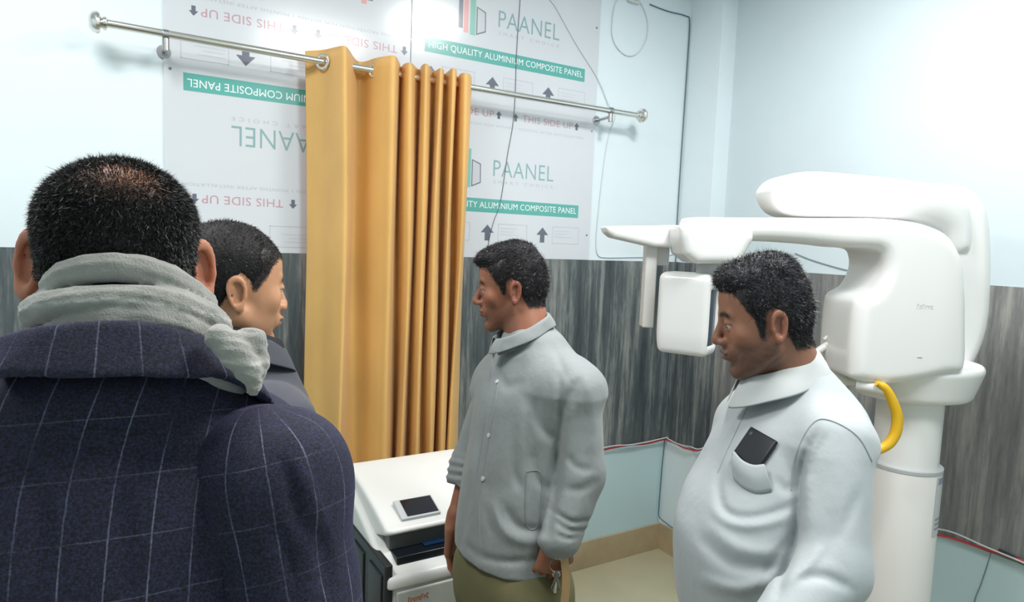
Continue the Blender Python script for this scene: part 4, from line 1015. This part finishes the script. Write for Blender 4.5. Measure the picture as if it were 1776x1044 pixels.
hs4 = hair_shell(p4, 'hair', dark_h4, scale=(.0775, .0975, .0875), hl=dict(front=.076, back=-.062, burn=-.036), amp=.0038, fr=95, tuft=tuft4)
hair_part(p4, hs4, 22000, .0065, 6, grey=.07, comb=(0, .1, -.3), lift=.3, width=.0009, bend=.6)
side_hair(p4, bd4, hs4, dict(front=.072, back=-.064, burn=-.036), 16000, .006, 22, .06)
# phone in the pocket
qd = [on_shirt(p4, shirt4, *t_) for t_ in ((1304, 739), (1345, 769), (1330, 811), (1284, 789))]
qn = unit(sum(k[1] for k in qd)); qc = sum(k[0] for k in qd)/4
ux = unit((qd[1][0]-qd[0][0])+(qd[2][0]-qd[3][0])); uy = (qd[0][0]-qd[3][0])+(qd[1][0]-qd[2][0]); hw = .5*np.linalg.norm(qd[1][0]-qd[0][0]); hh_ = .25*np.linalg.norm(uy); uy = unit(uy-ux*np.dot(uy, ux)); nn = np.cross(ux, uy)
if np.dot(nn, qn) < 0: nn = -nn
Rz = np.array(Matrix.Rotation(p4.yaw, 3, 'Z')); c_ = qc+nn*.007
ph = empty('smartphone', 'black smartphone sticking out of the pale polo shirt chest pocket', 'phone')
wc, wx, wy, wz = p4.o+Rz @ c_, Rz @ ux, Rz @ uy, Rz @ nn
ph.matrix_world = Matrix([[wx[i], wy[i], wz[i], wc[i]] for i in range(3)]+[[0, 0, 0, 1]])
b = MB(); b.box((-hw, -hh_-.012, -.004), (hw, hh_, .004)); b.build('case', mat('phone_case', s2l(26, 28, 34), .35), ph, bevel=.0035)
b = MB(); b.lathe([(.004, .0041), (.004, .0046)], 12, (-hw+.012, hh_-.012, 0)); b.build('camera_lens', mat('lens', s2l(70, 72, 80), .1), ph, smooth=True)
rows = [((1281, 787), (1296, 804), (1316, 813), (1336, 811)), ((1277, 806), (1293, 824), (1316, 834), (1340, 831)), ((1272, 830), (1289, 846), (1314, 856), (1342, 852))]
V = []
for r_, off in zip(rows, (.0165, .0165, .0010)):
    for c_ in spline([(x, y, 0) for x, y in r_], 4)[:, :2]:
        t_ = on_shirt(p4, shirt4, *c_); V.append(t_[0]+nn*off)
n_ = len(V)//3; F = [(j*n_+i, j*n_+i+1, (j+1)*n_+i+1, (j+1)*n_+i) for j in range(2) for i in range(n_-1)]
o = mesh('pocket', V, F, sh4, shirt4); o.modifiers.new('s', 'SUBSURF').render_levels = 2; md = o.modifiers.new('t', 'SOLIDIFY'); md.thickness = .002; md.offset = 0

# ---------------------------------------------------------------- second man from the left, dark jacket
p2 = Person('short-haired man in a dark jacket seen between the tweed coat and the curtain, facing right', 405, 700, 1.28, 112, (404, 496), 1.24, 99, hpitch=6, hs=1.0, hy=.96)
ks = keys_sorted([key(p2, 405, 1200, 1.28, .17, .13), key(p2, 405, 1000, 1.28, .175, .135), key(p2, 402, 850, 1.28, .180, .135), key(p2, 402, 740, 1.28, .185, .125), key(p2, 402, 680, 1.28, .165, .11), key(p2, 404, 640, 1.28, .130, .10), key(p2, 408, 610, 1.28, .092, .085), key(p2, 410, 590, 1.27, .075, .074)])
J = dict(shL=p2.L(318, 730, 1.42), elL=p2.L(320, 1000, 1.46), wrL=p2.L(350, 1200, 1.40), shR=p2.L(472, 732, 1.14), elR=p2.L(480, 1010, 1.12), wrR=p2.L(520, 1240, 1.20))
J['neck'] = p2.L(404, 625, 1.27); J['hip'] = np.array([ks[0][1], ks[0][2], .86]); J['trunk'] = [(k[0], k[1], k[2], k[3]-.04, k[4]-.04) for k in ks[:-1]]
hands = [dict(wrist=J['wrL'], d=p2.dirl(0, 0, -1), n=p2.dirl(1, 0, 0), side=-1, curl=25), dict(wrist=J['wrR'], d=p2.dirl(0, 0, -1), n=p2.dirl(-1, 0, 0), side=1, curl=25)]
bd2 = make_body(p2, J, skin_mat('skin_light'), paint_skin(p2, s2l(196, 146, 112), s2l(160, 100, 88), s2l(150, 112, 92), .35, scalp=s2l(46, 40, 38), hl=dict(front=.066, back=-.060, burn=-.006), ear=s2l(198, 144, 112), blush=s2l(204, 150, 116)), hands, hf=dict(fat=.010, nose=.955), ef=dict(out=22, size=.88), nr=.064)
eyes(p2, gaze=(0, -1, -.1))
jk = mat('jacket_slate', s2l(66, 68, 78), .7, sheen=.2, var=(5, .08), bump=(300, .2, .001))
jkd = mat('jacket_collar_black', s2l(30, 32, 40), .7)
def ex2(P, d): return d+.004*wob(P, 22, 31)+.003*wob(P*np.array([1, 1, .4], np.float32), 40, 32)
garment(p2, 'jacket', ks, J, jk, ra=(.072, .062, .048), extra=ex2, hem=.78, h=.007, wr_t=.98)
collar(p2, p2.L(412, 580, 1.25), .072, .074, jk, tilt=.026, stand=.04, fall=.040, out=.022, gap=16, front=.02)
collar(p2, p2.L(414, 574, 1.25), .066, .069, jkd, name='inner_collar', tilt=.024, stand=.03, fall=.02, out=.012, gap=14, front=.03)
legs(p2, (ks[0][1], ks[0][2], .86), mat('dark_jeans', s2l(44, 48, 60), .8), shoe_m, stance=.11)
hs2 = hair_shell(p2, 'hair', mat('hair_mass_short', s2l(30, 28, 30), .6, spec=.3, bump=(260, .7, .002)), scale=(.0770, .0975, .0850), hl=dict(front=.066, back=-.040, burn=.000, tb=-.006), amp=.0015)
hair_part(p2, hs2, 14000, .005, 8, grey=.02, comb=(0, -.3, -.3), lift=.3, width=.0008)

side_hair(p2, bd2, hs2, dict(front=.066, back=-.058, burn=-.004), 16000, .004, 23)

# ---------------------------------------------------------------- foreground man, tweed coat and scarf, seen from behind
p1 = Person('man seen from behind in a navy checked coat and grey scarf, nearest the camera', 213, 600, .68, 176, (210, 461), .70, 174, hpitch=-4, hroll=-2, hs=.915)
D1 = .68
ks = keys_sorted([key(p1, 213, 2050, D1, .235, .16), key(p1, 213, 1500, D1, .225, .155), key(p1, 213, 1100, D1, .222, .150), key(p1, 213, 900, D1, .222, .145), key(p1, 213, 800, D1, .205, .132), key(p1, 213, 735, D1, .170, .115), key(p1, 213, 690, D1, .135, .105), key(p1, 213, 640, D1, .112, .100), key(p1, 213, 615, D1, .10, .095)])
J = dict(shR=p1.L(470, 835, .67), elR=p1.L(545, 1290, .66), wrR=p1.L(520, 1700, .78), shL=p1.L(-44, 835, .69), elL=p1.L(-110, 1290, .70), wrL=p1.L(-70, 1700, .84))
J['neck'] = p1.L(213, 640, .67); J['hip'] = np.array([0, 0, .88]); J['trunk'] = [(k[0], k[1], k[2], k[3]-.045, k[4]-.045) for k in ks[1:-1]]
hands = [dict(wrist=J['wrL'], d=(0, -.3, -1), n=(-1, 0, 0), side=-1, curl=25), dict(wrist=J['wrR'], d=(0, -.3, -1), n=(1, 0, 0), side=1, curl=25)]
def bald(q):   # thinning crown at the back top of the head
    c = np.array([-.004, .062, .096]); r = np.linalg.norm((q-c)*np.array([.75, 1, 1.0]), axis=1)
    return np.clip(1.5-r/.032, 0, 1)*.62
bd1 = make_body(p1, J, skin_mat('skin_warm', .5), paint_skin(p1, s2l(186, 128, 98), s2l(150, 90, 80), s2l(60, 52, 48), .2, scalp=s2l(66, 62, 60), hl=dict(front=.05, back=-.070, burn=-.03), ear=s2l(190, 126, 100), bald=bald), hands, hf=dict(boxy=True), ef=dict(out=58, drop=.010, size=1.08, off=.006), nr=.060)
# short salt and pepper hair
V, Q = obj_mesh(bd1)
def pr1(c):
    q = p1.H(c.astype(np.float32))/p1.hs
    m = np.clip((q[:, 2]-hair_line(q[:, 1], .05, -.078, -.03))/.012, 0, 1)*(np.abs(q[:, 0]) < .079)*(np.abs(q) < .14).all(1)
    return m*(1-1.2*bald(q))
n1 = 120000; pt, nr = sample(V, Q, pr1, n1, 11); rs = np.random.RandomState(4)
cm = p1.Rh @ np.array((0, .35, -.75)); t_ = cm-nr*(nr @ cm)[:, None]; dd = nr*.55+t_*.9+rs.normal(size=(n1, 3))*.20; dd /= np.linalg.norm(dd, axis=1)[:, None]
g = (rs.rand(n1) < .05+.30*np.clip((np.abs(p1.H(pt.astype(np.float32))[:, 0])-.045)/.03, 0, 1))[:, None]; col = np.where(g, np.array([[.17, .17, .165]]), np.array([[.018, .018, .018]])*(.5+rs.rand(n1)[:, None]))
ql = p1.H(pt.astype(np.float32))/p1.hs; ln = np.interp(ql[:, 2], [-.08, -.03, .03, .09], [.0015, .0025, .0042, .0055])*(.5+rs.rand(n1))
strands('hair', p1.root, hairm, pt, nr, dd, ln, col, .0006, .3, 12)
# coat
def tweed(name, sleeve=False):
    m = bpy.data.materials.new(name); m.use_nodes = True; nt = m.node_tree; p = nt.nodes['Principled BSDF']; L_ = nt.links.new
    p.inputs['Roughness'].default_value = .85; p.inputs['Sheen Weight'].default_value = .2; p.inputs['Sheen Roughness'].default_value = .4; p.inputs['Sheen Tint'].default_value = (*s2l(120, 120, 190), 1)
    a = nt.nodes.new('ShaderNodeAttribute'); a.attribute_name = 'Col'; s = nt.nodes.new('ShaderNodeSeparateXYZ'); L_(a.outputs['Vector'], s.inputs[0])
    tc = nt.nodes.new('ShaderNodeTexCoord')
    def noise(sc, det=4):
        n = nt.nodes.new('ShaderNodeTexNoise'); n.inputs['Scale'].default_value = sc; n.inputs['Detail'].default_value = det; L_(tc.outputs['Object'], n.inputs['Vector']); return n.outputs[0]
    def M(op, *v):
        n = nt.nodes.new('ShaderNodeMath'); n.operation = op
        for i, k in enumerate(v):
            if isinstance(k, (int, float)): n.inputs[i].default_value = k
            else: L_(k, n.inputs[i])
        return n.outputs[0]
    nz = noise(420, 3); nb = noise(900, 2); lo = noise(9, 3)
    def line(co, sp, wd):
        c2 = M('ADD', co, M('MULTIPLY', M('SUBTRACT', noise(60, 2), .5), .0016)); f = M('ABSOLUTE', M('SUBTRACT', M('FRACT', M('DIVIDE', c2, sp)), .5))
        return M('LESS_THAN', f, wd/sp/2)
    l1 = line(s.outputs[0], .0335, .0014); l2 = line(s.outputs[1], .052, .0013)
    fade = M('MULTIPLY', M('SUBTRACT', noise(16, 3), .32), 2.6); fade.node.use_clamp = True; k1 = M('MULTIPLY', M('MULTIPLY', l1, M('MULTIPLY_ADD', nz, 1.3, -.05)), fade); k2 = M('MULTIPLY', M('MULTIPLY', l2, M('MULTIPLY', nz, .6)), fade); k = M('MAXIMUM', k1, k2)
    r = nt.nodes.new('ShaderNodeValToRGB'); e = r.color_ramp.elements; e[0].position = .36; e[0].color = (*s2l(8, 10, 18), 1); e[1].position = .72; e[1].color = (*s2l(44, 45, 76), 1)
    L_(nz, r.inputs[0])
    mx = nt.nodes.new('ShaderNodeMixRGB'); L_(k, mx.inputs[0]); L_(r.outputs[0], mx.inputs[1]); mx.inputs[2].default_value = (*s2l(128, 132, 156), 1); L_(mx.outputs[0], p.inputs['Base Color'])
    bp = nt.nodes.new('ShaderNodeBump'); bp.inputs['Strength'].default_value = .6; bp.inputs['Distance'].default_value = .0015; L_(nb, bp.inputs['Height']); L_(bp.outputs[0], p.inputs['Normal'])
    return m
tw_ = tweed('navy_check_wool')
def pat_body(V): return np.stack([V[:, 0]+.45*.03*np.log1p(np.exp((V[:, 2]-1.475)/.03))+.004*np.sin(V[:, 2]*14+V[:, 0]*9)+.008, V[:, 2]*1.0-.25*V[:, 1], V[:, 2]*0], 1)
F1 = [(.022, 24, (440, 830), (445, 870), (438, 930), (418, 990), (405, 1060)), (.008, 11, (150, 775), (210, 782), (292, 788), (350, 790), (400, 826)), (-.006, 16, (160, 755), (250, 765), (350, 770)),
      (.006, 16, (360, 850), (352, 930), (345, 1030)), (.006, 18, (60, 800), (70, 900), (60, 1000)), (.004, 20, (200, 850), (215, 930), (210, 1030))]
def ex1(P, d):
    d = folds(p1, P, d, .62, F1)
    return d+.003*wob(P, 18, 41)+.002*wob(P, 40, 42)
coat = garment(p1, 'coat', ks, J, tw_, arms=(), extra=ex1, h=.005, n=2.2, paint=pat_body)
def sleeve(k):
    a, e, w_ = arm_pts(J, k); sx = 1 if k == 'L' else -1
    def f(P):
        d = chain(P, [a+np.array([-sx*.02, 0, .01]), a, e, w_], [.060, .074, .066, .052], .03)
        if k == 'R': d = folds(p1, P, d, .70, [(.007, 10, (487, 800), (505, 850), (523, 930)), (.006, 12, (540, 900), (560, 960), (565, 1030)), (.006, 10, (470, 900), (500, 960), (510, 1030)), (-.005, 12, (515, 800), (545, 870), (560, 930))])
        return d+.004*wob(P, 20, 51)+.0022*wob(P, 46, 52)
    ax = unit(e-a)
    def pat(V):
        r = V-a; t = r @ ax; u = np.array([0, 1, 0.])-ax*ax[1]; u = unit(u); v = np.cross(ax, u); an = np.arctan2(r @ v, r @ u)
        return np.stack([an*.07+.01, t, t*0], 1)
    lo = np.minimum(np.minimum(a, e), w_)-.1; hi = np.maximum(np.maximum(a, e), w_)+.1
    return implicit('sleeve', f, lo, hi, .0055, tw_, p1.root, smooth=1, paint=pat)
sleeve('R'); sleeve('L')
# coat collar: turned-down band round the scarf
def f_cl(P):
    c = p1.L(213, 640, .665); x, y = P[:, 0]-c[0], P[:, 1]-c[1]
    zt_ = 1.600-.58*np.clip(.10-y, 0, 1)-.12*np.clip(-x, 0, 1)-.10*np.abs(x)*0; zl = zt_-.048
    t = np.clip((P[:, 2]-zl)/.05, 0, 1); R = .127-.026*t
    k = np.sqrt((x/1.10)**2+(y/.96)**2); w = np.abs(k-R)-.0065
    d = smax(w, np.maximum(P[:, 2]-zt_, zl-P[:, 2]), .006); d = d+.0015*wob(P, 40, 61)
    return np.maximum(d, -.085-y)
def pat_c(V): c = p1.L(213, 640, .665); an = np.arctan2(V[:, 0]-c[0], V[:, 1]-c[1]); return np.stack([an*.118+.005, V[:, 2]*0+.02, V[:, 2]*0], 1)
implicit('collar', f_cl, p1.hc+np.array([-.16, -.20, -.22]), p1.hc+np.array([.16, .20, .0]), .004, tw_, coat, paint=pat_c)
# scarf: loops wound round the neck
scm = mat('scarf_wool', s2l(150, 150, 144), .9, sheen=.4, attr='Col', var=(40, .10), bump=(480, .7, .0018))
loops = []
for (z0, r0, rr, A_, B_, ph_) in ((1.640, .062, .0140, .030, .050, 0.), (1.6175, .078, .0135, .030, .064, .9), (1.594, .080, .0130, .040, .064, 2.), (1.572, .092, .0140, .034, .078, .4)):
    pts = []
    c = p1.L(234, 600, .668)
    for i in range(37):
        a = 2*PI*i/36; x, y = r0*math.cos(a)*1.04, r0*math.sin(a)*1.02
        A = A_+(B_-A_)*(.5-.5*math.tanh(x/.03))
        pts.append((c[0]+x, c[1]+y+.003*math.sin(3*a+ph_), z0-A*(1-y/r0)+.004*math.sin(2*a+ph_*2)))
    loops.append((pts, rr))
tail = [p1.L(380, 585, .60), p1.L(408, 612, .60), p1.L(430, 640, .605), p1.L(440, 668, .61)]
tail2 = [p1.L(395, 590, .60), p1.L(440, 590, .615), p1.L(446, 630, .62), p1.L(440, 672, .62)]
def f_sc(P):
    d = None
    for pts, rr in loops:
        e = pdist(P, pts[::2]+[pts[0]])-rr
        d = e if d is None else smin(d, e, .0025)
    d = smin(d, chain(P, tail, [.012, .0115, .010, .008], .01), .003); d = smin(d, chain(P, tail2, [.008, .009, .010, .008], .01), .003)
    c = p1.L(213, 600, .668)
    an = np.arctan2(P[:, 0]-c[0], P[:, 1]-c[1])
    ph = P[:, 2]-.55*(P[:, 1]-c[1])*.9-.25*np.minimum(0, P[:, 0]-c[0])
    d = d+.0011*np.sin(ph*620+2*wob(P, 14, 71))+.0012*wob(P, 50, 72)
    return d
def pc(V):
    c = np.tile(np.array(s2l(152, 152, 146)), (len(V), 1)); cc = p1.L(213, 600, .668); an = np.arctan2(V[:, 0]-cc[0], V[:, 1]-cc[1])
    r = np.hypot(V[:, 0]-cc[0], V[:, 1]-cc[1]); ph = V[:, 2]+.28*np.clip(.1-(V[:, 1]-cc[1]), 0, 1)-.14*np.minimum(0, V[:, 0]-cc[0])
    for z in (1.617, 1.575): m = np.exp(-((ph-z)/.0015)**2)[:, None]*.7; c = c*(1-m)+np.array(s2l(206, 206, 200))*m
    return c
implicit('scarf', f_sc, p1.hc+np.array([-.17, -.20, -.22]), p1.hc+np.array([.17, .20, .07]), .0032, scm, p1.root, paint=pc)
legs(p1, (0, 0, .86), mat('dark_trousers_wool', s2l(36, 38, 46), .8), shoe_m, stance=.11)

# ---------------------------------------------------------------- keys and strap in the centre man's left hand
kh = W(966, 985, 1.50)
K = empty('key_bunch', 'bunch of steel keys on a tan strap held by the grey-shirted man', 'keys', tuple(kh))
K.rotation_euler = (0, 0, -YAW)
ks_m = mat('key_steel', s2l(196, 194, 186), .25, .9)
b = MB(); b.tube([(.016*math.cos(a), 0, .016*math.sin(a)+.006) for a in [2*PI*i/20 for i in range(20)]], .0013, 6, closed=True); b.build('key_ring', ks_m, K, smooth=True)
for i, (ax_, ln_) in enumerate(((-18, .048), (2, .052), (20, .044))):
    b = MB(); b.lathe([(.009, -.001), (.009, .001)], 16, (0, 0, -.008), 'y'); b.box((-.0028, -.001, -ln_), (.0028, .001, -.014)); b.box((-.0045, -.001, -ln_+.004), (0, .001, -ln_+.009))
    e = b.build('key', ks_m, K); e.rotation_euler = (0, math.radians(ax_), math.radians(25*i-20)); e.location = (.004*(i-1), .002*i, -.008)
b = MB()
for x_, w_ in ((.016, .009),):
    pts = [(x_-.002, -.002, .045), (x_, -.003, .02), (x_+.006, -.003, -.03), (x_+.004, -.003, -.09), (x_, -.002, -.16)]
    q = spline(pts, 6); V = []
    for v in q: V += [(v[0]-w_, v[1], v[2]), (v[0]+w_, v[1], v[2]), (v[0]+w_, v[1]+.002, v[2]), (v[0]-w_, v[1]+.002, v[2])]
    F = []
    for i in range(len(q)-1):
        for k in range(4): F.append((i*4+k, i*4+(k+1) % 4, i*4+4+(k+1) % 4, i*4+4+k))
    F += [(3, 2, 1, 0), tuple(len(V)-4+k for k in range(4))]; b.add(V, F)
b.build('strap', mat('tan_leather', s2l(186, 152, 110), .6), K)

# ------------------------------------------------------------------ look
sc_ = bpy.context.scene
sc_.view_settings.view_transform = 'Standard'; sc_.view_settings.look = 'None'; sc_.view_settings.gamma = 1; sc_.view_settings.exposure = .28
sc_.view_settings.use_curve_mapping = False
